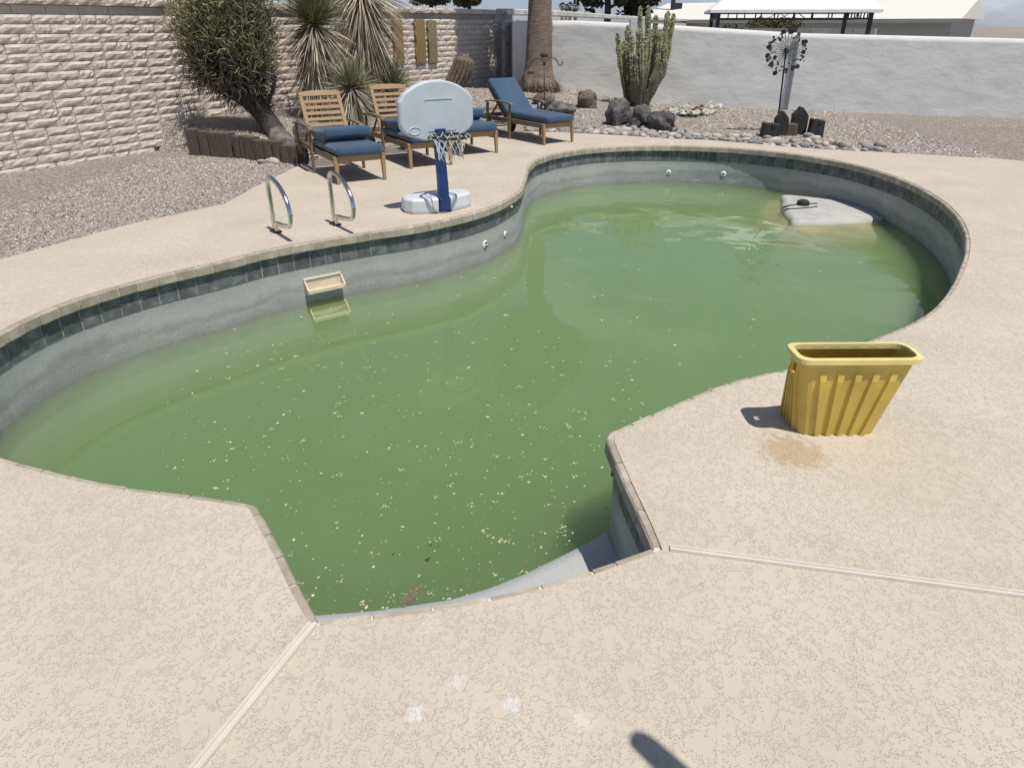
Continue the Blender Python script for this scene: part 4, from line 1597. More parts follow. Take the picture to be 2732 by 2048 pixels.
# far fan palms in a row
def fanpalm(base, h, rc, nf, seed, label, trunk_r, lod=7, skirt=0.8, group=None, name='fan_palm', trunkpath=None):
    rr = random.Random(seed)
    t_ = empty(name, base)
    tag(t_, label, 'palm', group)
    tp = trunkpath or [(0, 0, 0), (0.02, 0, h * 0.5), (0, 0, h)]
    MB().tube(tp, [trunk_r, trunk_r * 0.85, trunk_r * 0.7], 8).build('trunk', M['palmbark'], t_, smooth=True)
    mb = MB()
    for i in range(nf):
        az = rr.uniform(0, 2 * math.pi)
        el = rr.uniform(-1.15 * skirt, 1.35)
        dv = Vector((math.cos(az) * math.cos(el), math.sin(az) * math.cos(el), math.sin(el)))
        side = dv.cross(Vector((0, 0, 1)))
        if side.length < 0.1:
            side = Vector((1, 0, 0))
        side.normalize()
        upv = side.cross(dv)
        p0 = Vector((0, 0, h))
        p1 = p0 + dv * rc * rr.uniform(0.42, 0.55)
        tn = rr.uniform(0.3, 0.8) if el > -0.3 else rr.uniform(0.75, 1.0)
        mb.add([tuple(p0 + side * .02), tuple(p0 - side * .02), tuple(p1)], [(0, 1, 2)], tn)
        for k in range(lod):
            a_ = (k / (lod - 1) - 0.5) * 2.3
            dr = (dv * math.cos(a_) + side * math.sin(a_))
            tip = p1 + dr * rc * rr.uniform(0.42, 0.55) - Vector((0, 0, rc * 0.16 * rr.random()))
            w = side * math.cos(a_) - dv * math.sin(a_)
            midp = p1.lerp(tip, 0.55)
            ww = rc * 0.07
            mb.add([tuple(p1), tuple(midp + w * ww + upv * ww * .3), tuple(tip), tuple(midp - w * ww + upv * ww * .3)], [(0, 1, 2, 3)], tn)
    mb.build('fronds', M['palmleaf'], t_)
    return t_
for i, (px, py, rpx, lab) in enumerate([(1500, 17, 9, 'leftmost small far fan palm beyond the wall beside the big palm trunk'), (1511, 21, 8, 'second small far fan palm from the left of the row of four'),
                                        (1521, 16, 9, 'third small far fan palm from the left of the row of four'), (1536, 19, 12, 'rightmost and widest of the small far fan palms')]):
    p = F(px, py, 95)
    fanpalm((p.x, 95, 0), p.z, rpx * 95 / 1850 * 1.15, 40, 40 + i, lab, 0.22, 5, 1.0, 'far fan palms in a row')

# shrubs behind the stucco wall
def shrub(name, label, px, py, Y, lumps_, n, size, seed, matn='bush'):
    base = F(px, py, Y)
    s_ = empty(name, (base.x, Y, 0))
    tag(s_, label, 'shrub')
    V, f_, tn = leafcloud([(x, y, z, a, b2, c2) for x, y, z, a, b2, c2 in lumps_], n, size, seed)
    fastmesh('foliage', V, f_, M[matn], tn, s_)
    for k in range(4):
        MB().tube([(0, 0, 0), (0.15 * math.cos(k * 1.7), .1 * math.sin(k * 1.7), 0.8), (0.4 * math.cos(k * 1.7), .3 * math.sin(k * 1.7), 1.5)], [0.03, 0.022, 0.01], 5).build('stem', M['bark'], s_)
    return s_
shrub('shrub', 'reddish brown shrub growing under the gazebo behind the stucco wall', 1950, 75, 24.5, [(0, 0, 1.3, .55, .5, .55), (-.35, 0, 1.2, .4, .4, .4), (.35, 0, 1.25, .4, .4, .45)], 1300, 0.06, 61)
shrub('bush', 'small dry grey bush behind the grey wall under the gazebo', 2070, 62, 36, [(-.6, 0, 1.75, .8, .5, .42), (.5, 0, 1.75, .9, .5, .4)], 1200, 0.07, 62)
shrub('green_shrub', 'low olive shrub between the cactus stems and the far wall', 1738, 74, 22.0, [(0, 0, 1.35, .18, .2, .35)], 300, 0.05, 63)

# ================================================================== PLANTS
def blades(n, core, lens, els, w, seed, droop=0.15, tint=(0.2, 1.0), zjit=0.1, segs=3, fold=True, pwr=1.0, az=None):
    """stiff narrow leaves springing from a core; els = elevation range in radians"""
    r_ = np.random.RandomState(seed)
    a = r_.uniform(0, 2 * np.pi, n) if az is None else r_.uniform(az[0], az[1], n)
    e = els[0] + (els[1] - els[0]) * r_.uniform(0, 1, n) ** pwr
    ln = r_.uniform(lens[0], lens[1], n)
    d = np.stack([np.cos(a) * np.cos(e), np.sin(a) * np.cos(e), np.sin(e)], 1)
    sd2 = np.stack([-np.sin(a), np.cos(a), np.zeros(n)], 1)
    tw = r_.uniform(-0.9, 0.9, n)[:, None]
    up = np.cross(d, sd2)
    wv_ = sd2 * np.cos(tw) + up * np.sin(tw)
    p0 = np.array(core) + d * r_.uniform(0.02, 0.07, n)[:, None]
    p0[:, 2] += r_.uniform(-zjit, zjit, n)
    dr = droop * r_.uniform(0.2, 1.6, n)
    V = np.empty((n, 2 * segs + 1, 3))
    for k in range(segs):
        f_ = k / segs
        c_ = p0 + d * (ln * f_)[:, None]
        c_[:, 2] -= dr * ln * f_ ** 2
        ww = w * (1 - 0.75 * f_) * r_.uniform(0.8, 1.2, n)
        V[:, 2 * k] = c_ - wv_ * ww[:, None] / 2
        V[:, 2 * k + 1] = c_ + wv_ * ww[:, None] / 2
    c_ = p0 + d * ln[:, None]
    c_[:, 2] -= dr * ln
    V[:, 2 * segs] = c_
    m_ = 2 * segs + 1
    f4 = []
    for k in range(segs - 1):
        f4.append([2 * k, 2 * k + 1, 2 * k + 3, 2 * k + 2])
    f4.append([2 * segs - 2, 2 * segs - 1, 2 * segs, 2 * segs])
    f4 = np.array(f4)
    Fa = (np.arange(n)[:, None, None] * m_ + f4[None]).reshape(-1, 4)
    tn = np.repeat(r_.uniform(tint[0], tint[1], n), m_)
    return V.reshape(-1, 3), Fa, tn
def addparts(name, chunks, m_, parent, stuff=True):
    V = np.concatenate([c_[0] for c_ in chunks])
    off, Fs = 0, []
    for c_ in chunks:
        Fs.append(c_[1] + off)
        off += len(c_[0])
    T = np.concatenate([c_[2] for c_ in chunks])
    Fq = np.concatenate(Fs)
    tri = Fq[:, 2] == Fq[:, 3]
    o = tri_quad_mesh(name, V, Fq, tri, m_, T, parent)
    if stuff:
        o['kind'] = 'stuff'
    return o
def tri_quad_mesh(name, V, Fq, tri, m_, T, parent):
    me = bpy.data.meshes.new(name)
    me.vertices.add(len(V))
    me.vertices.foreach_set('co', np.asarray(V, np.float32).ravel())
    tot = np.where(tri, 3, 4)
    st = np.concatenate([[0], np.cumsum(tot)[:-1]])
    keep = np.ones(Fq.shape, bool)
    keep[tri, 3] = False
    li = Fq[keep]
    me.loops.add(len(li))
    me.loops.foreach_set('vertex_index', li.astype(np.int32))
    me.polygons.add(len(Fq))
    me.polygons.foreach_set('loop_start', st.astype(np.int32))
    me.polygons.foreach_set('loop_total', tot.astype(np.int32))
    a = me.attributes.new('tint', 'FLOAT', 'POINT')
    a.data.foreach_set('value', np.asarray(T, np.float32))
    me.materials.append(m_)
    me.update(calc_edges=True)
    o = bpy.data.objects.new(name, me)
    col.objects.link(o)
    o.parent = parent
    return o

def yucca(label, base, trunkpath, tiers, seed):
    y = empty('yucca', base)
    tag(y, label, 'yucca', 'shaggy yuccas along the block wall')
    MB().tube(trunkpath, [0.12] * len(trunkpath), 8).build('trunk', M['greybark'], y, smooth=True)
    g, dd_ = [], []
    for (kind, *a) in tiers:
        (g if kind == 'g' else dd_).append(blades(*a))
    if g:
        addparts('green_leaves', g, M['yuccagreen'], y)
    if dd_:
        addparts('dead_leaf_skirt', dd_, M['straw'], y)
    return y
# left tall yucca
Yy = 13.5
b0 = F(838, 266, Yy)
gz = ht(b0.x, Yy)
base1 = Vector((b0.x, Yy, gz))
def rz_(px, py, Y, base):
    p = F(px, py, Y)
    return (p.x - base.x, 0, p.z - base.z)
c1 = rz_(838, 62, Yy, base1)
R90 = math.pi / 2
T1 = [('g', 820, c1, (0.58, 0.88), (0.35, 1.45), 0.020, 101, 0.05, (0.15, 0.9), 0.06),
      ('g', 150, c1, (0.5, 0.72), (-0.05, 0.4), 0.020, 102, 0.1, (0.3, 1.0), 0.05),
      ('d', 330, (c1[0], 0, c1[2] - 0.05), (0.55, 0.85), (-0.75, -0.05), 0.020, 103, 0.25, (0.25, 1.0), 0.06)]
for k, zf in enumerate([0.10, 0.30, 0.50, 0.70, 0.90]):
    zc = c1[2] * (1 - zf) + 0.62 * zf
    T1.append(('d', 330, (c1[0] * (1 - zf), 0, zc), (0.52, 0.84), (-1.38, -0.74 + 0.22 * (k == 0)), 0.023, 110 + k, 0.10, (0.1, 1.0), 0.14))
yucca('tall yucca with a shaggy straw skirt standing behind the leftmost slatted lounger', base1, [(0, 0, -0.1), (0.02, 0, 0.8), c1], T1, 1)
# right taller yucca, its rosette out of the top of the frame
Yy = 14.6
b0 = F(985, 245, Yy)
base2 = Vector((b0.x, Yy, ht(b0.x, Yy)))
c2_ = rz_(962, -22, Yy, base2)
T2 = [('g', 560, c2_, (0.6, 0.9), (0.2, 1.45), 0.022, 201, 0.05, (0.15, 0.9), 0.06),
      ('d', 460, (c2_[0], 0, c2_[2] - 0.03), (0.85, 1.2), (-0.95, 0.1), 0.022, 203, 0.2, (0.3, 1.0), 0.06)]
for k, zf in enumerate([0.08, 0.2, 0.34, 0.5, 0.66, 0.82]):
    zc = c2_[2] * (1 - zf) + 0.55 * zf
    T2.append(('d', 400, (c2_[0] * (1 - zf), 0, zc), (0.80, 1.28) if k < 4 else (0.5, 0.75), (-1.38, -0.70 - 0.06 * k * (k < 4)), 0.026, 210 + k, 0.08, (0.1, 1.0), 0.15))
yucca('tallest yucca leaning slightly, its dead leaf skirt hanging before the panels on the wall', base2, [(0, 0, -0.1), (-0.03, 0, 0.9), c2_], T2, 2)
# small yucca between the first two loungers
Yy = 12.9
b0 = F(952, 322, Yy)
base3 = Vector((b0.x, Yy, ht(b0.x, Yy)))
c3_ = rz_(936, 236, Yy, base3)
T3 = [('g', 420, c3_, (0.40, 0.62), (0.1, 1.4), 0.018, 301, 0.06, (0.3, 1.0), 0.05),
      ('d', 170, c3_, (0.4, 0.6), (-0.6, 0.05), 0.018, 302, 0.2, (0.3, 1.0), 0.05),
      ('d', 330, (c3_[0], 0, c3_[2] - 0.08), (0.45, 0.68), (-1.35, -0.5), 0.02, 303, 0.12, (0.2, 1.0), 0.1)]
yucca('small young yucca growing between the two slatted loungers', base3, [(0, 0, -0.1), (0, 0, 0.3), c3_], T3, 3)
# low green one right of it
Yy = 14.3
b0 = F(1048, 262, Yy)
base4 = Vector((b0.x, Yy, ht(b0.x, Yy)))
c4_ = rz_(1046, 238, Yy, base4)
T4 = [('g', 420, c4_, (0.42, 0.66), (0.15, 1.45), 0.018, 401, 0.04, (0.1, 0.8), 0.05),
      ('d', 90, c4_, (0.3, 0.5), (-0.5, 0.1), 0.018, 402, 0.2, (0.2, .8), 0.05)]
yucca('low green yucca rosette behind the white basketball backboard', base4, [(0, 0, -0.1), (0, 0, 0.1), c4_], T4, 4)

# pencil tree on the left: leaning dark trunk and a dense round broom of twigs
Yt = 11.75
pb = F(742, 372, Yt)
ptree = empty('pencil_tree', (pb.x, Yt, ht(pb.x, Yt)))
tag(ptree, 'bushy pencil cactus tree on a leaning dark trunk behind the upright timber edging', 'tree')
def pr(px, py, dy=0):
    p = F(px, py, Yt + dy)
    return Vector((p.x, p.y, p.z)) - ptree.location
tk = [pr(765, 400, -0.5), pr(742, 366, -0.15), pr(712, 318), pr(676, 278), pr(632, 245), pr(590, 225), pr(540, 190, .1), pr(500, 120, .1)]
MB().tube(catmull(tk, 4), [0.16, 0.17, 0.18, 0.175, 0.17, 0.165, 0.16, 0.155, 0.15, 0.15, 0.15, 0.15, 0.15, 0.15, 0.15, 0.15, 0.15, 0.145, 0.14, 0.14, 0.13, 0.12, 0.11, 0.10, 0.09, 0.08, 0.08, 0.07, 0.07], 12).build('trunk', M['bark'], ptree, smooth=True)  # shade under the crown put into the dark bark colour
MB().tube(catmull([pr(770, 415, -0.75), pr(756, 385, -0.45), pr(738, 358, -0.12), pr(722, 332)], 4), [0.27, 0.25, 0.232, 0.215, 0.20, 0.185, 0.17, 0.16, 0.15, 0.13, 0.11, 0.09, 0.07], 9).build('root_flare', M['greybark'], ptree, smooth=True)  # sunlit foot of the same trunk: its light put into paler bark
for a in [[pr(690, 290), pr(700, 240), pr(705, 180), pr(690, 120)], [pr(632, 248), pr(640, 180), pr(650, 110), pr(660, 40)], [pr(560, 200), pr(565, 120), pr(590, 40)], [pr(700, 300), pr(725, 250), pr(735, 200)], [pr(600, 228), pr(580, 150), pr(560, 60)]]:
    MB().tube(catmull(a, 4), [0.05] * 3 + [0.03] * (len(catmull(a, 4)) - 3), 6).build('limb', M['bark'], ptree, smooth=True)
def twigs(n, lumps, seg, rad, seed, up=0.6, tintr=(0, 1), shell=0.5, nseg=3):
    r_ = np.random.RandomState(seed)
    lumps = np.array(lumps, float)
    vol = lumps[:, 3] * lumps[:, 4] * lumps[:, 5]
    pk = r_.choice(len(lumps), n, p=vol / vol.sum())
    dv = r_.normal(size=(n, 3))
    dv /= np.linalg.norm(dv, axis=1)[:, None]
    rd = r_.uniform(shell, 1.0, n)
    P = lumps[pk, :3] + dv * rd[:, None] * lumps[pk, 3:6]
    D = dv * 0.7 + r_.normal(size=(n, 3)) * 0.55
    D[:, 2] += up
    D /= np.linalg.norm(D, axis=1)[:, None]
    V = np.empty((n, (nseg + 1) * 3, 3))
    for k in range(nseg + 1):
        a = np.cross(D, [0.3, 0.7, 0.2])
        a /= np.linalg.norm(a, axis=1)[:, None] + 1e-9
        b2 = np.cross(D, a)
        rr_ = rad * (1.0 - 0.25 * k / nseg)
        for j in range(3):
            th = 2 * math.pi * j / 3
            V[:, k * 3 + j] = P + a * rr_ * math.cos(th) + b2 * rr_ * math.sin(th)
        P = P + D * (seg * r_.uniform(0.6, 1.3, n))[:, None]
        D = D + r_.normal(size=(n, 3)) * 0.33
        D[:, 2] += up * 0.12
        D /= np.linalg.norm(D, axis=1)[:, None]
    f4 = []
    for k in range(nseg):
        for j in range(3):
            q_ = (j + 1) % 3
            f4.append([k * 3 + j, k * 3 + q_, k * 3 + 3 + q_, k * 3 + 3 + j])
    f4 = np.array(f4)
    m_ = (nseg + 1) * 3
    Fa = (np.arange(n)[:, None, None] * m_ + f4[None]).reshape(-1, 4)
    return V.reshape(-1, 3), Fa, np.repeat(r_.uniform(tintr[0], tintr[1], n), m_)
def lp(px, py, rx, rz, dy=0, ry=None):
    p = pr(px, py, dy)
    k = (Yt / 1850) * 0.93
    return (p.x, p.y, p.z, rx * k, (ry or rx) * k, rz * k)
crown = [lp(640, 95, 92, 100), lp(600, 40, 95, 90), lp(672, 150, 72, 62), lp(560, 120, 90, 90, .1), lp(700, 110, 38, 70), lp(690, 55, 40, 70), lp(530, 60, 80, 90), lp(620, -40, 110, 90), lp(712, 165, 32, 36)]
addparts('green_twigs', [twigs(7000, crown, 0.058, 0.0068, 71, 0.7, (0.05, 1.0), 0.35)], M['pencil'], ptree)
under = [lp(650, 200, 70, 40), lp(690, 195, 45, 34), lp(600, 200, 80, 44), lp(560, 190, 70, 50), lp(620, 255, 40, 26), lp(690, 262, 30, 26), lp(655, 228, 60, 24)]
addparts('dry_twigs', [twigs(2300, under, 0.075, 0.0052, 72, -0.25, (0, 1), 0.1), twigs(300, [lp(700, 290, 20, 30)], 0.07, 0.004, 73, 0.3, (0, .7), .1)], M['drytwig'], ptree)

# leaning barrel cactus
Yb = 17.3
b0 = F(1203, 240, Yb)
bc = empty('barrel_cactus', (b0.x, Yb, ht(b0.x, Yb)))
tag(bc, 'leaning ribbed barrel cactus before the block wall behind the backboard', 'cactus')
def br(px, py):
    p = F(px, py, Yb)
    return Vector((p.x, p.y, p.z)) - bc.location
axis = catmull([br(1198, 250), br(1212, 225), br(1228, 195), br(1238, 170), br(1242, 152)], 6)
nb_, rib = 48, 16
vs, fs = [], []
for i, p in enumerate(axis):
    f_ = i / (len(axis) - 1)
    d = (axis[min(i + 1, len(axis) - 1)] - axis[max(i - 1, 0)]).normalized()
    a = (Vector((0, 1, 0)) - d * d.y).normalized()
    b2 = d.cross(a)
    r = 0.215 * (0.88 + 0.14 * math.sin(f_ * 2.4)) * (1 if f_ < 0.8 else math.sqrt(max(0.02, 1 - ((f_ - 0.8) / 0.2) ** 2)) * 0.9 + 0.1)
    for k in range(nb_):
        th = 2 * math.pi * k / nb_
        rr_ = r * (1 + 0.085 * math.cos(rib * th) + 0.02 * math.cos(i * 2.1 + th * rib / 2))
        vs.append(tuple(p + a * rr_ * math.cos(th) + b2 * rr_ * math.sin(th)))
for i in range(len(axis) - 1):
    for k in range(nb_):
        q_ = (k + 1) % nb_
        fs.append((i * nb_ + k, i * nb_ + q_, (i + 1) * nb_ + q_, (i + 1) * nb_ + k))
fs.append(tuple((len(axis) - 1) * nb_ + k for k in range(nb_)))
mb = MB()
mb.add(vs, fs)
mb.build('ribbed_body', M['barrel'], bc, smooth=False)
# spines along the ribs
sv, sf, st_ = [], [], []
rr = random.Random(3)
for i in range(2, len(axis) - 1):
    for kx in range(rib):
        k = kx * nb_ // rib
        p = Vector(vs[i * nb_ + k])
        out = (p - axis[i]).normalized()
        for j in range(3):
            d = (out + Vector((rr.uniform(-.7, .7), rr.uniform(-.7, .7), rr.uniform(-.7, .7)))).normalized()
            s_ = d.cross(Vector((.2, .3, .9))).normalized() * 0.0035
            n_ = len(sv)
            sv += [tuple(p - s_), tuple(p + s_), tuple(p + d * rr.uniform(.03, .06))]
            sf.append((n_, n_ + 1, n_ + 2))
            st_.append(0)
mb = MB()
mb.add(sv, sf, rr.uniform(0.4, 0.9))
o = mb.build('spines', M['straw'], bc)
o['kind'] = 'stuff'
mb = MB()
for k in range(14):
    th = k * 2.4
    p = axis[-1] + Vector((0.05 * math.cos(th), 0.05 * math.sin(th), 0.0))
    mb.tube([p, p + Vector((0.02 * math.cos(th), 0.02 * math.sin(th), 0.05))], [0.018, 0.008], 5)
mb.build('dry_fruit', M['tanrag'], bc)

# columnar cactus: each stem is a part
Yc = 17.5
b0 = F(1702, 279, Yc)
cc_ = empty('columnar_cactus', (b0.x, Yc, ht(b0.x, Yc) - 0.02))
tag(cc_, 'big many stemmed columnar cactus before the stucco wall', 'cactus')
def crr(px, py, dy):
    p = F(px, py, Yc + dy)
    return Vector((p.x, p.y, p.z)) - cc_.location
stems = [((1672, 274), (1654, 168), (1648, 90), -.15, 8.5), ((1676, 276), (1664, 190), (1666, 112), -.05, 9), ((1682, 277), (1672, 160), (1676, 70), .1, 10), ((1686, 276), (1684, 170), (1685, 96), -.25, 9.5),
         ((1690, 277), (1690, 220), (1685, 148), -.4, 9.5), ((1696, 277), (1699, 220), (1698, 147), -.45, 10), ((1698, 276), (1706, 160), (1708, 20), .15, 9), ((1702, 276), (1704, 140), (1706, 80), -.1, 11),
         ((1704, 277), (1719, 170), (1721, 100), -.3, 11), ((1708, 276), (1726, 130), (1730, 19), .2, 10.5), ((1712, 277), (1730, 150), (1734, 80), -.15, 10), ((1716, 277), (1742, 150), (1751, 45), .05, 10),
         ((1720, 277), (1756, 160), (1762, 82), -.15, 12), ((1722, 276), (1766, 150), (1782, 34), .1, 10), ((1724, 278), (1772, 190), (1775, 120), -.2, 9), ((1722, 276), (1778, 160), (1797, 40), .2, 8.5),
         ((1680, 277), (1658, 150), (1648, 130), -.1, 9), ((1700, 277), (1712, 200), (1712, 120), -.5, 9)]
kpx = Yc / 1850 * 0.93
for i, (p0, p1, p2, dy, wpx) in enumerate(stems):
    P = catmull([crr(p0[0], p0[1] + 3, 0.0 + dy * .2), crr((p0[0] * .55 + p1[0] * .45), (p0[1] * .55 + p1[1] * .45), dy * .7), crr(p1[0], p1[1], dy), crr((p1[0] + p2[0]) / 2, (p1[1] + p2[1]) / 2, dy), crr(p2[0], p2[1], dy)], 8)
    rr = random.Random(i + 50)
    m_ = len(P)
    r0 = wpx * kpx * 0.62
    rad = []
    for j in range(m_):
        f_ = j / (m_ - 1)
        r = r0 * (1.0 + 0.12 * math.sin(j * 0.9 + i) + rr.uniform(-.06, .06))
        if f_ > 0.93:
            r *= 0.75
        if f_ > 0.98:
            r *= 0.55
        rad.append(r)
    mb = MB().tube(P, rad, 20, True, 0.20, 5)
    s_ = mb.build('stem', M['columncactus'], cc_, smooth=True)
    # warty tufts and scars along the ribs
    tb2 = MB()
    for j in range(3, m_):
        f_ = j / (m_ - 1)
        for q_ in range(2 if f_ < 0.45 else 5):
            if rr.random() < (0.4 if f_ < 0.45 else 0.9):
                th = 2 * math.pi * rr.randrange(5) / 5 + rr.uniform(-.2, .2)
                p = P[j] + Vector((math.cos(th), math.sin(th), rr.uniform(-.4, .4))) * rad[j] * 1.05
                sz = rr.uniform(0.010, 0.024) * (1.5 if f_ > 0.85 else 1)
                tb2.lathe([(sz * .5, -sz), (sz, 0), (sz * .4, sz)], 5, tuple(p))
    if tb2.n:
        tb2.build('areole_tufts', M['tuft'] if 'tuft' in M else M.setdefault('tuft', simple('areole_tuft', (0.27, 0.24, 0.165), 0.9, var=0.35, scale=30, bstr=0)), s_)['kind'] = 'stuff'

# date palm sized trunk of the tall palm, with its crown far above the frame
Ypm = 18.9
b0 = F(1437, 226, Ypm)
pm = empty('palm_tree', (b0.x, Ypm, ht(b0.x, Ypm)))
tag(pm, 'thick fibrous palm trunk with flared root base before the wall corner', 'palm')
hp = 5.5
kp = Ypm / 1850 * 0.935
tp = [(0.03, 0, -0.1), (0.02, 0, 0.10), (0.0, 0, 0.28), (-.005, 0, 0.5), (0, 0, 1.0), (0.0, 0, 2.0), (-.02, 0, 3.5), (0.02, 0, 4.4), (0.05, 0, hp)]
rd = [0.52, 0.46, 0.385, 0.345, 0.315, 0.275, 0.25, 0.235, 0.23]
P = catmull(tp, 12)
R_ = np.interp(np.linspace(0, len(tp) - 1, len(P)), range(len(tp)), rd)
vs, fs, nk = [], [], 40
rr = random.Random(4)
for i, p in enumerate(P):
    for k in range(nk):
        th = 2 * math.pi * k / nk
        q_ = R_[i] * (1 + 0.035 * noise.noise(Vector((math.cos(th) * 2.2, math.sin(th) * 2.2, p.z * 6))) + 0.02 * noise.noise(Vector((math.cos(th) * 6, math.sin(th) * 6, p.z * 22))) + (0.14 * noise.noise(Vector((math.cos(th) * 3, math.sin(th) * 3, p.z * 4))) if p.z < 0.4 else 0))
        vs.append((p.x + q_ * math.cos(th), p.y + q_ * math.sin(th), p.z))
for i in range(len(P) - 1):
    for k in range(nk):
        q_ = (k + 1) % nk
        fs.append((i * nk + k, i * nk + q_, (i + 1) * nk + q_, (i + 1) * nk + k))
mb = MB()
mb.add(vs, fs)
mb.build('trunk', M['palmbark'], pm, smooth=True)
# root mat fibres round the foot
rb_ = MB()
for k in range(520):
    th = rr.uniform(0, 6.28)
    r0, r1 = rr.uniform(0.30, 0.46), rr.uniform(0.5, 0.7)
    z0 = rr.uniform(0.03, 0.22)
    side = Vector((-math.sin(th), math.cos(th), 0)) * 0.010
    a = Vector((r0 * math.cos(th), r0 * math.sin(th), z0))
    m1 = Vector(((r0 * .45 + r1 * .55) * math.cos(th + .05), (r0 * .45 + r1 * .55) * math.sin(th + .05), z0 * 0.5))
    e = Vector((r1 * math.cos(th + rr.uniform(-.3, .3)), r1 * math.sin(th + rr.uniform(-.3, .3)), rr.uniform(-0.03, 0.03)))
    rb_.add([tuple(a - side), tuple(a + side), tuple(m1 + side), tuple(m1 - side), tuple(e)], [(0, 1, 2, 3), (3, 2, 4)], rr.uniform(0, .75))
rb_.build('root_fibres', M['drytwig'], pm)['kind'] = 'stuff'
fr = MB()
for i in range(170):
    az, el = rr.uniform(0, 6.28), rr.uniform(-1.4, 1.2)
    dv = Vector((math.cos(az) * math.cos(el), math.sin(az) * math.cos(el), math.sin(el)))
    side = dv.cross(Vector((0, 0, 1))).normalized()
    p0 = Vector((0.05, 0, hp))
    p1 = p0 + dv * 0.85
    fr.add([tuple(p0 + side * .02), tuple(p0 - side * .02), tuple(p1)], [(0, 1, 2)], 0.5)
    for k in range(13):
        a_ = (k / 12 - .5) * 2.6
        drr = dv * math.cos(a_) + side * math.sin(a_)
        w = side * math.cos(a_) - dv * math.sin(a_)
        tip = p1 + drr * 0.75 - Vector((0, 0, 0.15 * rr.random()))
        md = p1.lerp(tip, .5)
        fr.add([tuple(p1), tuple(md + w * .05), tuple(tip), tuple(md - w * .05)], [(0, 1, 2, 3)], rr.uniform(.3, 1))
fr.build('fronds', M['palmleaf'], pm)['kind'] = 'stuff'

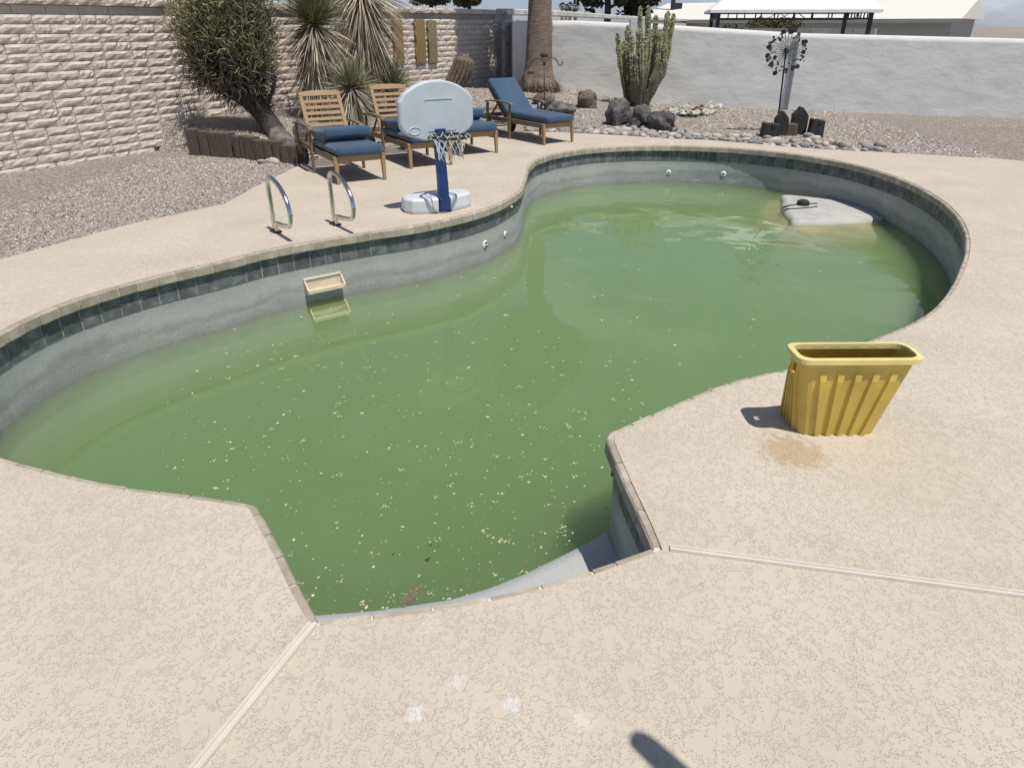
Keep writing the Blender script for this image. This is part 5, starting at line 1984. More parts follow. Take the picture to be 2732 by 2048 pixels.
# ================================================================== LOUNGERS
def make_lounger(label, fl, ax, back_deg, cushion, extras=False, W=0.68):
    ax = Vector((ax[0], ax[1], 0)).normalized()
    rzv = math.atan2(ax.y, ax.x) - math.pi / 2
    t_ = empty('sun_lounger', (fl[0], fl[1], 0.004), rzv)
    tag(t_, label, 'sun lounger', 'wooden sun loungers along the far deck')
    B = lambda *a, **k: None
    for sx in (0, 1):
        x = 0.03 if sx == 0 else W - 0.03
        mb = MB().beam((x, 0.035, 0.335), (x, 0.012, 0), 0.055, 0.055, (0, 1, 0), 0.68)
        mb.build('leg', M['teak'], t_, bevel=0.004)
        # arm post that reaches the ground, kinked above the rail
        mb = MB()
        xo = -0.014 if sx == 0 else W + 0.014
        mb.beam((xo, 0.955, 0), (xo, 0.955, 0.36), 0.028, 0.062, (0, 1, 0))
        mb.beam((xo, 0.955, 0.36), (xo, 0.935, 0.575), 0.028, 0.055, (0, 1, 0), 0.85)
        mb.build('arm_post', M['teakgrey'], t_, bevel=0.004)
        MB().beam((xo, 1.635, 0.20), (xo, 1.625, 0.565), 0.028, 0.06, (0, 1, 0)).build('rear_post', M['teakgrey'], t_, bevel=0.004)
        MB().beam((x + (0.0), 0.05, 0.30), (x, 1.96, 0.30), 0.03, 0.075).build('side_rail', M['teakgrey'], t_, bevel=0.004)
        # curved armrest
        P = catmull([(xo, 0.86, 0.565), (xo, 0.95, 0.592), (xo, 1.25, 0.607), (xo, 1.5, 0.598), (xo, 1.70, 0.572)], 4)
        mb = MB()
        vs, m_ = [], len(P)
        for i, p in enumerate(P):
            w = 0.034 if 0 < i < m_ - 1 else 0.024
            vs += [(p.x - w, p.y, p.z - .011), (p.x + w, p.y, p.z - .011), (p.x + w, p.y, p.z + .011), (p.x - w, p.y, p.z + .011)]
        fs = [(i * 4 + k, i * 4 + (k + 1) % 4, i * 4 + 4 + (k + 1) % 4, i * 4 + 4 + k) for i in range(m_ - 1) for k in range(4)] + [(3, 2, 1, 0), tuple((m_ - 1) * 4 + k for k in range(4))]
        mb.add(vs, fs)
        mb.build('armrest', M['teakgrey'], t_, bevel=0.004, fixn=True)
        w_ = MB().lathe([(0.055, -0.017), (0.122, -0.017), (0.125, -0.01), (0.125, 0.01), (0.122, 0.017), (0.055, 0.017)], 24, (x + (0.055 if sx == 0 else -0.055) * 1, 1.72, 0.126), 'X').build('wheel', M['rubber'], t_)
        MB().lathe([(0.02, -0.022), (0.05, -0.019), (0.05, 0.019), (0.02, 0.022)], 12, (x + (0.055 if sx == 0 else -0.055), 1.72, 0.126), 'X').build('hub', M['teakgrey'], w_)
    MB().tube([(0.05, 1.72, 0.126), (W - 0.05, 1.72, 0.126)], 0.01, 8).build('axle', M['gunmetal'], t_)
    MB().beam((0.06, 0.03, 0.298), (W - 0.06, 0.03, 0.298), 0.028, 0.078).build('front_apron', M['teak'], t_, bevel=0.004)
    MB().beam((0.045, 1.945, 0.30), (W - 0.045, 1.945, 0.30), 0.028, 0.07).build('rear_apron', M['teakgrey'], t_, bevel=0.004)
    sm = MB().box((0, 0, 0), (W - 0.092, 0.058, 0.018)).mesh('seat_slat', M['teakgrey'])
    for k in range(13):
        o = bpy.data.objects.new('seat_slat', sm)
        o.location = (W / 2, 0.10 + k * 0.083, 0.322)
        col.objects.link(o)
        o.parent = t_
    # hinged back: two stiles, slats, an arched top rail
    a = R(back_deg)
    y0, z0, LB = 1.19, 0.335, 0.72
    ca, sa = math.cos(a), math.sin(a)
    pt = lambda x, s_, n_=0.0: (x, y0 + ca * s_ - sa * n_, z0 + sa * s_ + ca * n_)
    up = (0, -sa, ca)
    for x in (0.075, W - 0.075):
        MB().beam(pt(x, -0.02), pt(x, LB - 0.03), 0.052, 0.026, up).build('back_stile', M['teak'], t_, bevel=0.003)
    for k in range(7):
        s_ = 0.10 + k * 0.083
        MB().beam(pt(0.102, s_), pt(W - 0.102, s_), 0.046, 0.016, up).build('back_slat', M['teak'], t_, bevel=0.002)
    mb = MB()
    vs, N_ = [], 9
    for i in range(N_):
        x = 0.049 + (W - 0.098) * i / (N_ - 1)
        cr = 0.022 * (1 - (2 * i / (N_ - 1) - 1) ** 2)
        for s_, n_ in ((LB - 0.045, -0.013), (LB + 0.012 + cr, -0.013), (LB + 0.012 + cr, 0.013), (LB - 0.045, 0.013)):
            vs.append(pt(x, s_, n_))
    fs = [(i * 4 + k, i * 4 + (k + 1) % 4, i * 4 + 4 + (k + 1) % 4, i * 4 + 4 + k) for i in range(N_ - 1) for k in range(4)] + [(3, 2, 1, 0), tuple((N_ - 1) * 4 + k for k in range(4))]
    mb.add(vs, fs)
    mb.build('back_top_rail', M['teak'], t_, bevel=0.003, fixn=True)
    # prop strut below the back
    for x in (0.12, W - 0.12):
        MB().beam(pt(x, 0.36, -0.02), (x, 1.72, 0.31), 0.02, 0.03).build('prop_strut', M['teakgrey'], t_)
    def pad(name, prof, x0, x1, bev=0.036, label=None):
        mb = MB()
        n = len(prof)
        mb.add([(x0, y, z) for y, z in prof] + [(x1, y, z) for y, z in prof],
               [tuple(range(n)), tuple(range(2 * n - 1, n - 1, -1))] + [(i, n + i, n + (i + 1) % n, (i + 1) % n) for i in range(n)])
        o = mb.build(name, M['fabric'], t_, bevel=bev, seg=4, fixn=True, smooth=True)
        for md in o.modifiers:
            md.angle_limit = R(50)
        return o
    if cushion == 'up':
        th = 0.105
        b0, b1 = pt(0, 0.0, 0.03), pt(0, LB + 0.055, 0.03)
        t1, t0 = pt(0, LB + 0.055, 0.03 + th), pt(0, 0.045, 0.03 + th)
        pad('cushion', [(-0.05, 0.347), (b0[1] - 0.03, 0.347), (b1[1], b1[2]), (t1[1], t1[2]), (t0[1] - 0.03, t0[2] + 0.0), (-0.05, 0.347 + th)], 0.045, W - 0.045)
    else:
        pad('lower_cushion', [(-0.06, 0.345), (1.10, 0.345), (1.10, 0.44), (0.30, 0.452), (-0.04, 0.458)], 0.035, W - 0.035, 0.042)
        pad('folded_cushion', [(0.38, 0.500), (1.11, 0.46), (1.11, 0.565), (0.40, 0.632)], 0.03, W - 0.02, 0.046)
        pad('cushion_fold', [(0.50, 0.452), (1.10, 0.448), (1.10, 0.475), (0.50, 0.51)], 0.05, W - 0.05, 0.012)
    if extras:
        MB().lathe([(0.036, 0.43), (0.040, 0.575), (0.036, 0.578), (0.033, 0.44)], 14, (W + 0.075, 1.10, 0)).build('cup', M['gunmetal2'], t_, smooth=True)
        MB().tube([(W + 0.075 + .046 * math.cos(k * math.pi / 8), 1.10 + .046 * math.sin(k * math.pi / 8), 0.600) for k in range(16)], 0.012, 6, closed=True).build('cup_ring', M['rubber'], t_)
        MB().box((-0.06, 1.30, 0.245), (0.20, 0.36, 0.018)).build('side_tray', M['teakgrey'], t_, bevel=0.003)
    return t_
M['gunmetal2'] = simple('smoky_cup', (0.30, 0.36, 0.42), 0.25, var=0.1, bstr=0)
AX = (-0.5, 0.866)
make_lounger('wooden lounger nearest the timber edging, slatted back raised and blue cushions folded on the seat', (-2.22, 8.96), AX, 60, 'folded')
make_lounger('wooden lounger partly behind the backboard, bare slatted back raised, second from the left', (-1.44, 10.05), AX, 61, 'folded')
flb = G(1330, 409) - Vector((0.866, 0.5, 0)) * 0.68
make_lounger('wooden lounger mostly hidden behind the backboard, only its cushion end and right arm showing', (flb.x, flb.y + .02), AX, 35, 'folded')
fl3 = G(1449, 389)
make_lounger('wooden lounger with one long blue cushion over seat and raised back, nearest the shepherd hook', (fl3.x, fl3.y), (-0.59, 0.81), 43, 'up', True)

# ================================================================== BASKETBALL HOOP
hoop = empty('basketball_hoop', (-0.822, 7.70, 0.004), R(30))
tag(hoop, 'poolside basketball hoop with white backboard, blue post and white water filled base', 'basketball hoop')
# local: x along the board, -y towards the pool
plan = [(-.37, .14), (-.395, -.02), (-.35, -.13), (-.30, -.155), (-.075, -.21), (-.06, -.13), (.06, -.13), (.075, -.21), (.30, -.135), (.37, -.095), (.405, 0.0), (.37, .12), (.16, .21), (-.16, .22)]
mb = MB()
n = len(plan)
vs = [(x * .975, y * .97, 0.0) for x, y in plan] + [(x, y, 0.035) for x, y in plan] + [(x * .985, y * .985, 0.135) for x, y in plan] + [(x * .93, y * .90, 0.158) for x, y in plan]
fs = [tuple(range(n - 1, -1, -1)), tuple(range(3 * n, 4 * n))] + [(k * n + i, k * n + (i + 1) % n, (k + 1) * n + (i + 1) % n, (k + 1) * n + i) for k in range(3) for i in range(n)]
mb.add(vs, fs)
mb.build('base', M['dirtyplastic'], hoop, bevel=0.012, seg=3, fixn=True)
pp_ = [(-.195, 0.0), (-.200, .12), (-.195, .28), (-.175, .46), (-.145, .62), (-.125, .74), (-.118, .80)]
P = catmull([(0, y, z) for y, z in pp_], 4)
mb = MB()
vs, m_ = [], len(P)
for i, p in enumerate(P):
    f_ = i / (m_ - 1)
    w = 0.060 - 0.012 * f_ + 0.012 * max(0, 0.25 - f_)
    dpt = 0.075 - 0.03 * f_
    for sx, sy in ((-1, -1), (1, -1), (1, 1), (-1, 1)):
        vs.append((sx * w, p.y + (0 if sy < 0 else dpt), p.z))
fs = [(i * 4 + k, i * 4 + (k + 1) % 4, i * 4 + 4 + (k + 1) % 4, i * 4 + 4 + k) for i in range(m_ - 1) for k in range(4)] + [(3, 2, 1, 0), tuple((m_ - 1) * 4 + k for k in range(4))]
mb.add(vs, fs)
mb.build('post', M['blueplastic'], hoop, bevel=0.010, seg=2, fixn=True)
MB().lathe([(0.011, 0), (0.013, 0.01), (0.008, 0.016)], 8, (-0.055, -0.215, 0.0)).build('bolt', M['blueplastic'], hoop).location = (0, -0.002, 0.14)
# backboard
yb = -0.118
ol = [(-.16, .735), (-.29, .775), (-.37, .822), (-.404, .862), (-.414, .905), (-.414, 1.115)]
arc_ = []
for k in range(1, 18):
    x_ = -.414 + .828 * k / 18
    arc_.append((x_, 1.115 + 0.192 * (1 - (x_ / .414) ** 2) ** 0.72))
olr = [(-x, z) for x, z in reversed(ol)]
ol = ol + arc_ + olr
n = len(ol)
mb = MB()
ccx, ccz = 0, 0.98
shr = lambda p, k: (ccx + (p[0] - ccx) * k, ccz + (p[1] - ccz) * k)
layers = [(1.0, 0.005), (1.0, 0.055), (0.955, 0.078)]
vs = [(x, yb + 0.085 - 0.005, z) for x, z in [shr(p, .97) for p in ol]]
rings = [[(x, yb + 0.080, z) for x, z in [shr(p, .96) for p in ol]], [(x, yb + 0.068, z) for x, z in ol], [(x, yb + 0.016, z) for x, z in ol], [(x, yb + 0.002, z) for x, z in [shr(p, .965) for p in ol]], [(x, yb, z) for x, z in [shr(p, .94) for p in ol]]]
vs = [p for r_ in rings for p in r_]
fs = [(k * n + i, k * n + (i + 1) % n, (k + 1) * n + (i + 1) % n, (k + 1) * n + i) for k in range(4) for i in range(n)] + [tuple(range(n)), tuple(range(5 * n - 1, 4 * n - 1, -1))]
mb.add(vs, fs)
board = mb.build('backboard', M['whiteplastic'], hoop, fixn=True)
M['groove'] = simple('moulded_groove', (0.50, 0.50, 0.49), 0.6, bstr=0)
for z, h in ((1.13, 'upper'), (0.826, 'lower')):
    mb = MB()
    mb.box((0.015 if h == 'upper' else 0.045, yb - 0.002, z), (0.31, 0.008, 0.006))
    mb.box((0.015 - .153 if h == 'upper' else 0.045 + .153, yb - 0.002, z - 0.009 if h == 'upper' else z + 0.006), (0.006, 0.0075, 0.018))
    mb.build('raised_line', M['whiteplastic'], board)
el = [(-0.262 + 0.062 * math.cos(2 * math.pi * k / 24), yb - 0.001, 0.838 + 0.036 * math.sin(2 * math.pi * k / 24)) for k in range(24)]
MB().tube(el, 0.0055, 6, closed=True).build('oval_emblem', M['whiteplastic'], board, smooth=True)
MB().lathe([(0.013, -0.004), (0.012, 0.002)], 10, (-0.115, yb, 0.765), 'Y').build('bolt_hole', M['gunmetal'], board)
MB().box((0.012, yb - 0.016, 0.795), (0.115, 0.034, 0.10)).build('bracket', M['blueplastic'], hoop, bevel=0.006)
rc = Vector((0.01, yb - 0.255, 0.80))
RR = 0.192
MB().tube([rc + Vector((RR * math.cos(2 * math.pi * k / 40), RR * math.sin(2 * math.pi * k / 40), 0)) for k in range(40)], 0.0135, 8, closed=True).build('rim', M['rubber'], hoop, smooth=True)
mb = MB()
mb.beam((-.05, yb - 0.03, .782), (-.08, rc.y + 0.15, .79), 0.02, 0.03)
mb.beam((.08, yb - 0.03, .782), (.13, rc.y + 0.15, .79), 0.02, 0.03)
mb.build('rim_support', M['rubber'], hoop)
# net: twelve cords crossing down to loose loops
nm = MB()
NC = 12
prof_r = lambda f_: RR * (1.0 - 0.34 * f_ - 0.10 * math.sin(f_ * 3.1))
rr = random.Random(9)
H_ = 0.215
def npnt(k, f_, j=0.0):
    th = 2 * math.pi * k / NC
    r_ = prof_r(f_) + j
    return rc + Vector((r_ * math.cos(th), r_ * math.sin(th), 0.012 - H_ * f_))
for k in range(NC):
    for sg in (1, -1):
        pth = [npnt(k + sg * 0.5 * f4, f4 / 3.6, rr.uniform(-.004, .004)) for f4 in (0, .5, 1, 1.5, 2, 2.5, 3, 3.3)]
        nm.tube(pth, 0.0033, 4)
    lo = [npnt(k + 1.65, 3.3 / 3.6), npnt(k + 1.75, 1.03), npnt(k + 2.0, 1.09 + rr.uniform(0, .05)), npnt(k + 2.25, 1.03), npnt(k + 2.35, 3.3 / 3.6)]
    nm.tube(lo, 0.0033, 4)
    th = 2 * math.pi * k / NC
    wrap = []
    for q_ in range(7):
        a_ = q_ / 6 * 2 * math.pi
        rad_ = RR + 0.017 * math.cos(a_)
        tt = th + (q_ - 3) * 0.018
        wrap.append(rc + Vector((rad_ * math.cos(tt), rad_ * math.sin(tt), 0.017 * math.sin(a_))))
    nm.tube(wrap, 0.0038, 4)
nm.build('net', M['net'], hoop)

# ================================================================== GRAB RAILS
def grab_rail(px, py, label, dirv=(0.58, -0.81)):
    b0 = G(px, py)
    t_ = empty('grab_rail', (b0.x, b0.y, 0.004), math.atan2(dirv[1], dirv[0]))
    tag(t_, label, 'grab rail', 'stainless grab rails above the pool treads')
    pth = [(0.02, 0.0), (0.028, 0.25), (0.03, 0.44), (0.055, 0.50), (0.115, 0.525), (0.195, 0.523), (0.31, 0.50), (0.43, 0.445), (0.52, 0.36), (0.553, 0.27), (0.545, 0.205), (0.505, 0.155), (0.44, 0.133), (0.30, 0.112), (0.15, 0.098), (0.105, 0.088), (0.092, 0.06), (0.09, 0.0)]
    P = catmull([(d, 0, z) for d, z in pth], 5)
    MB().tube(P, 0.0215, 14).build('rail_tube', M['steel'], t_, smooth=True)
    MB().lathe([(0.05, 0.0), (0.052, 0.006), (0.04, 0.016), (0.024, 0.018)], 20, (0.02, 0, 0)).build('flange', M['gunmetal'], t_, smooth=True)
    MB().lathe([(0.046, 0.0), (0.048, 0.006), (0.038, 0.015), (0.024, 0.017)], 20, (0.09, 0, 0)).build('flange', M['gunmetal'], t_, smooth=True)
    return t_
grab_rail(732, 616, 'left stainless grab rail standing on the deck above the cream treads')
grab_rail(890, 597, 'right stainless grab rail, nearer the basketball hoop')

# ================================================================== TIMBER EDGING, STONES
def proj_x(p):
    dz = p.z - CAMH
    return 1366 + FPX * p.x / (p.y * _c - dz * _s)
def base_tie(px):
    if px >= 598:
        return G(px, float(np.interp(px, [598, 630, 690, 735, 796], [420, 424, 432, 435, 440])), -0.03)
    a, b2 = G(598, 420, -0.03), Vector((-6.0, 11.7, -0.03))
    lo_, hi_ = 0.0, 2.0
    for _k in range(40):
        mid_ = (lo_ + hi_) / 2
        if proj_x(a.lerp(b2, mid_)) > px:
            lo_ = mid_
        else:
            hi_ = mid_
    return a.lerp(b2, lo_)
wallt = empty('timber_edging', base_tie(690))
tag(wallt, 'edging of upright old timbers holding back the bed beneath the pencil tree', 'retaining edge')
ties = [(505, 533, 340), (535, 560, 345), (562, 621, 349), (625, 640, 358), (642, 654, 357), (656, 681, 360), (682, 704, 369), (705, 728, 370), (730, 748, 372), (750, 771, 383), (772, 797, 384)]
for i, (x0, x1, yt) in enumerate(ties):
    a, b2 = base_tie(x0), base_tie(x1)
    d = (b2 - a)
    ln = d.length
    d.normalize()
    nrm_ = Vector((-d.y, d.x, 0))
    if nrm_.y < 0:
        nrm_ = -nrm_
    mid = (a + b2) / 2
    zt = F((x0 + x1) / 2, yt, mid.y).z
    rr = random.Random(i)
    mb = MB().box((0, 0, (zt + 0.1) / 2 - 0.1), (ln * 0.955, 0.13 + rr.uniform(0, .04), zt + 0.1))
    o = mb.build('timber', M['timber'], wallt, bevel=0.010, seg=2)
    o.rotation_euler = (rr.uniform(-.015, .015), rr.uniform(-.012, .012), math.atan2(d.y, d.x) + rr.uniform(-.03, .03))
    o.location = mid + nrm_ * 0.08 - wallt.location
# stacked timbers behind the last lounger
a, b2 = G(1232, 318, .05), G(1322, 309, .05)
tl = empty('landscape_timbers', (a.x, a.y, 0.0), math.atan2((b2 - a).y, (b2 - a).x))
tag(tl, 'two weathered horizontal timbers stacked behind the lounger with the long cushion', 'timber')
for k in range(2):
    MB().beam((0.0 + 0.03 * k, 0, 0.06 + 0.115 * k), ((b2 - a).length + 0.25, 0.02 * k, 0.06 + 0.115 * k), 0.15, 0.11).build('timber', M['timber2'] if 'timber2' in M else M.setdefault('timber2', woodmat('weathered_timber', (0.14, 0.115, 0.09), (0.28, 0.235, 0.185), (1.6, 16, 16), 0.9)), tl, bevel=0.01)

def place_rock(name, label, cat, px, py_base, wpx, hpx, m, seed, zg=None, deep=0.8, group=None, flat=0.45, amp=0.30, sub=4):
    g = None
    z = 0.1
    for _k in range(6):
        g = G(px, py_base, z)
        z = max(-0.02, ht(g.x, g.y) - 0.02)
    zc = (g - Vector((0, 0, CAMH))).length
    sx = wpx / FPX * zc / 2
    sz = hpx / FPX * zc / 2 * 1.06
    o = blob(name, m, (sx, sx * deep, sz * 1.15), seed, sub, amp, 1.25, smooth=True)
    o.location = (g.x, g.y + sx * deep * 0.55, z + sz * 0.72)
    o.rotation_euler = (0, 0, seed * 0.7)
    tag(o, label, cat, group)
    return o
place_rock('boulder', 'flat layered brown rock near the palm, behind the shepherd hook pole', 'rock', 1451, 262, 56, 28, M['brownrock'], 1)
place_rock('boulder', 'small dark rock just right of the shepherd hook pole', 'rock', 1471, 280, 38, 26, M['boulder'], 2)
place_rock('boulder', 'lone pointed brown rock on open gravel between palm and cactus', 'rock', 1566, 285, 52, 42, M['brownrock'], 3, flat=0.3)
place_rock('boulder', 'dark mottled rock peeping over the long blue cushion', 'rock', 1498, 312, 66, 34, M['boulder'], 14)
place_rock('boulder', 'dark lava boulder under the driftwood branch, leftmost of the three', 'boulder', 1647, 334, 64, 62, M['boulder'], 5)
place_rock('boulder', 'round dark boulder in the middle of the three by the cobbles', 'boulder', 1709, 341, 66, 50, M['boulder'], 6, amp=0.34)
place_rock('boulder', 'broad dark brown boulder, rightmost of the three by the cobbles', 'boulder', 1768, 351, 78, 46, M['boulder'], 7, amp=0.34)
place_rock('boulder', 'dark rock behind the arm of the nearest lounger', 'boulder', 802, 366, 40, 52, M['boulder'], 8)
place_rock('flat_stone', 'pale flat stone behind the arm of the nearest lounger', 'stone', 806, 335, 28, 10, M['cobble'], 9, amp=0.15)

# river cobbles: a loose band along the far deck edge
cobm = []
for i in range(9):
    rr = random.Random(300 + i)
    bm = bmesh.new()
    bmesh.ops.create_icosphere(bm, subdivisions=2, radius=1.0)
    off = Vector((i * 5.1, 2.2, i * 1.7))
    for v in bm.verts:
        p = v.co * (1 + 0.22 * noise.noise(v.co * 1.1 + off) + 0.08 * noise.noise(v.co * 2.9 + off))
        v.co = Vector((p.x, p.y * rr.uniform(.7, .74), p.z * 0.52))
    me = bpy.data.meshes.new('cobble')
    bm.to_mesh(me)
    bm.free()
    me.materials.append(M['cobble'])
    me.polygons.foreach_set('use_smooth', [True] * len(me.polygons))
    cobm.append(me)
spots = []
rr = random.Random(77)
edge = [V2(G(*p)) for p in deck_far_px]
def try_spot(x, y, r, gap=0.72):
    for (a, b2, c2) in spots:
        if (a - x) ** 2 + (b2 - y) ** 2 < (gap * (r + c2)) ** 2:
            return False
    spots.append((x, y, r))
    return True
def scatter(n, gen):
    k, tries = 0, 0
    while k < n and tries < n * 60:
        tries += 1
        x, y, r = gen()
        if inpoly([(x, y)], deck_outer)[0] or distpoly([(x, y)], edge, False)[0] < r * 0.75:
            continue
        if try_spot(x, y, r):
            k += 1
def along(i0, i1, depth, r0, r1):
    def g_():
        t_ = rr.uniform(i0, i1)
        i = min(int(t_), len(edge) - 2)
        a, b2 = Vector(edge[i]), Vector(edge[i + 1])
        p = a.lerp(b2, t_ - i)
        d = (b2 - a).normalized()
        nn = Vector((d.y, -d.x))
        q_ = p + nn * (abs(rr.gauss(0, 1)) * depth * 0.5 + 0.06)
        return q_.x, q_.y, rr.uniform(r0, r1)
    return g_
def around(px, py, rx, ry, r0, r1):
    g = G(px, py, 0.02)
    return lambda: (g.x + rr.gauss(0, rx), g.y + rr.gauss(0, ry), rr.uniform(r0, r1))
scatter(44, around(1690, 352, 0.42, 0.22, 0.07, 0.12))
scatter(34, around(2080, 384, 0.42, 0.28, 0.06, 0.13))
scatter(12, around(2190, 392, 0.6, 0.35, 0.06, 0.13))
scatter(28, around(784, 405, 0.16, 0.45, 0.05, 0.11))
scatter(80, along(0, 10, 0.45, 0.045, 0.10))
scatter(38, along(10, 15, 0.6, 0.05, 0.10))
for i, (x, y, r) in enumerate(spots):
    o = bpy.data.objects.new('cobble', cobm[i % 9])
    o.location = (x, y, float(bedheight(np.array([(x, y)]))[0]) + r * 0.28)
    o.rotation_euler = (rr.uniform(-.25, .25), rr.uniform(-.25, .25), rr.uniform(0, 6.28))
    o.scale = (r, r * rr.uniform(.85, 1.1), r * rr.uniform(.8, 1.2))
    tag(o, 'smooth grey or tan river cobble in the loose band beside the deck', 'stone', 'river cobbles edging the far deck')
    col.objects.link(o)

# real loose gravel on the beds
def pebbles(n, poly_fn, size, seed, name):
    r_ = np.random.RandomState(seed)
    P = poly_fn(r_, n)
    P = P[~inpoly(P, deck_outer)]
    z = bedheight(P)
    n = len(P)
    base = np.array([(1, 0, 0), (0, 1, 0), (-1, 0, 0), (0, -1, 0), (0, 0, 1.0), (.4, .3, .75)], float)
    tri = np.array([(0, 1, 4), (1, 2, 4), (2, 3, 4), (3, 0, 4)])
    th = r_.uniform(0, 6.28, n)
    s_ = size * r_.uniform(0.5, 1.35, n)
    V = np.empty((n, 5, 3))
    for k in range(5):
        bx, by, bz = base[k]
        jit = r_.uniform(0.7, 1.3, n)
        V[:, k, 0] = P[:, 0] + s_ * jit * (bx * np.cos(th) - by * np.sin(th)) + (r_.uniform(-.4, .4, n) * s_ if k == 4 else 0)
        V[:, k, 1] = P[:, 1] + s_ * jit * 0.8 * (bx * np.sin(th) + by * np.cos(th)) + (r_.uniform(-.4, .4, n) * s_ if k == 4 else 0)
        V[:, k, 2] = z + s_ * (bz * r_.uniform(.5, 1.0, n) if k == 4 else -0.15)
    Fa = (np.arange(n)[:, None, None] * 5 + tri[None]).reshape(-1, 3)
    tn = np.repeat(r_.uniform(0, 1, n), 5)
    o = fastmesh(name, V.reshape(-1, 3), Fa, M['pebble'], tn)
    tag(o, kind='stuff')
    return o
def far_bed(r_, n):
    u = r_.uniform(0, 1, n)
    y = 10.4 + 9.6 * r_.uniform(0, 1, n) ** 1.25
    x = r_.uniform(-4.2, 7.5, n)
    return np.column_stack([x, y])
pebbles(52000, far_bed, 0.021, 1, 'gravel')
pebbles(26000, lambda r_, n: np.column_stack([r_.uniform(-5.6, -2.8, n), r_.uniform(5.5, 11.2, n)]), 0.014, 2, 'gravel')

# ================================================================== THINGS IN THE GRAVEL
def gground(px, py):
    z = 0.1
    for _k in range(6):
        g = G(px, py, z)
        z = max(0, ht(g.x, g.y) - 0.02)
    return Vector((g.x, g.y, z))
# shepherd hook with a rabbit cut-out
hg = gground(1453, 299)
hk = empty('shepherd_hook', hg)
tag(hk, 'thin black double shepherd hook topped by a rabbit silhouette', 'garden hook')
def hp_(px, py):
    p = F(px, py, hg.y)
    return Vector((p.x, p.y, p.z)) - hg
top = hp_(1452, 178)
MB().tube([(0, 0, -0.1), top], 0.011, 8).build('pole', M['blackmetal'], hk, smooth=True)
for pts_ in ([(1453, 176), (1457, 163), (1466, 155), (1477, 155), (1486, 163), (1490, 172), (1495, 175), (1499, 171), (1500.5, 163)],
             [(1451, 176), (1447, 163), (1437, 156), (1425, 159), (1417, 169), (1413, 178), (1408, 180.5), (1405, 176), (1404.5, 169)]):
    MB().tube(catmull([hp_(*p) for p in pts_], 5), 0.009, 8).build('hook_arm', M['blackmetal'], hk, smooth=True)
rbx = [(1439, 148), (1441, 145), (1444, 143.5), (1443, 141.5), (1445, 140.8), (1448, 142.3), (1451, 144.6), (1455, 143.6), (1460, 145), (1463.5, 149), (1463, 153), (1459, 154.6), (1456, 153.2), (1452, 153.5), (1447, 155), (1443, 155.4), (1443, 154), (1446, 152.5), (1442, 151.5)]
ro = [hp_(*p) for p in rbx]
mb = MB()
n = len(ro)
mb.add([(p.x, -0.012, p.z) for p in ro] + [(p.x, 0.012, p.z) for p in ro], [tuple(range(n)), tuple(range(2 * n - 1, n - 1, -1))] + [(i, n + i, n + (i + 1) % n, (i + 1) % n) for i in range(n)])
mb.build('rabbit', M['gunmetal'], hk, fixn=True)
MB().tube([top, hp_(1452, 154)], 0.008, 6).build('finial', M['blackmetal'], hk)

# panels hung on the block wall
for i, (x0, x1, y0, y1, mm, lab) in enumerate([(1049, 1075, 52, 166, 'art', 'brushed copper wall panel half hidden behind the tallest yucca'),
                                               (1108, 1134, 52, 166, 'art', 'plain brushed copper wall panel in the middle of the three'),
                                               (1142, 1165, 55, 168, 'art2', 'green streaked wall panel, the rightmost of the three on the block wall')]):
    a, b2 = px_on_wall(x0, (y0 + y1) / 2, 0.06), px_on_wall(x1, (y0 + y1) / 2, 0.06)
    cx = (x0 + x1) / 2
    zt, zb_ = px_on_wall(cx, y0, 0.06).z, px_on_wall(cx, y1, 0.06).z
    ln = ((b2 - a) * Vector((1, 1, 0))).length
    mb = MB()
    N_ = 10
    vs = []
    for k in range(N_ + 1):
        z = (zb_ - zt) * (k / N_ - .5)
        bow = 0.02 * math.sin(k / N_ * math.pi)
        vs += [(-ln / 2, -0.012 - bow, z), (ln / 2, -0.012 - bow * .4, z), (ln / 2, 0.012, z), (-ln / 2, 0.012, z)]
    fs = [(k * 4 + q_, k * 4 + (q_ + 1) % 4, k * 4 + 4 + (q_ + 1) % 4, k * 4 + 4 + q_) for k in range(N_) for q_ in range(4)] + [(0, 1, 2, 3), tuple(N_ * 4 + q_ for q_ in (3, 2, 1, 0))]
    mb.add(vs, fs)
    o = mb.build('wall_panel', M[mm], fixn=True)
    mid = (a + b2) / 2
    o.location = (mid.x, mid.y, (zt + zb_) / 2)
    o.rotation_euler = (0, 0, ang)
    tag(o, lab, 'wall art', 'brushed metal panels on the block wall')

# driftwood on the boulders
dg = gground(1650, 334)
def dp_(px, py, dy):
    p = F(px, py, dg.y + dy)
    return Vector((p.x, p.y, p.z))
P = catmull([dp_(1640, 262, .45), dp_(1652, 270, .38), dp_(1664, 283, .28), dp_(1679, 295, .2), dp_(1697, 306, .12)], 4)
o = MB().tube(P, list(np.linspace(0.018, 0.05, len(P))), 7).build('driftwood_branch', M['darkwood'], smooth=True, origin=tuple(P[-1]))
tag(o, 'dark bent driftwood branch leaning on the left lava boulder', 'branch')

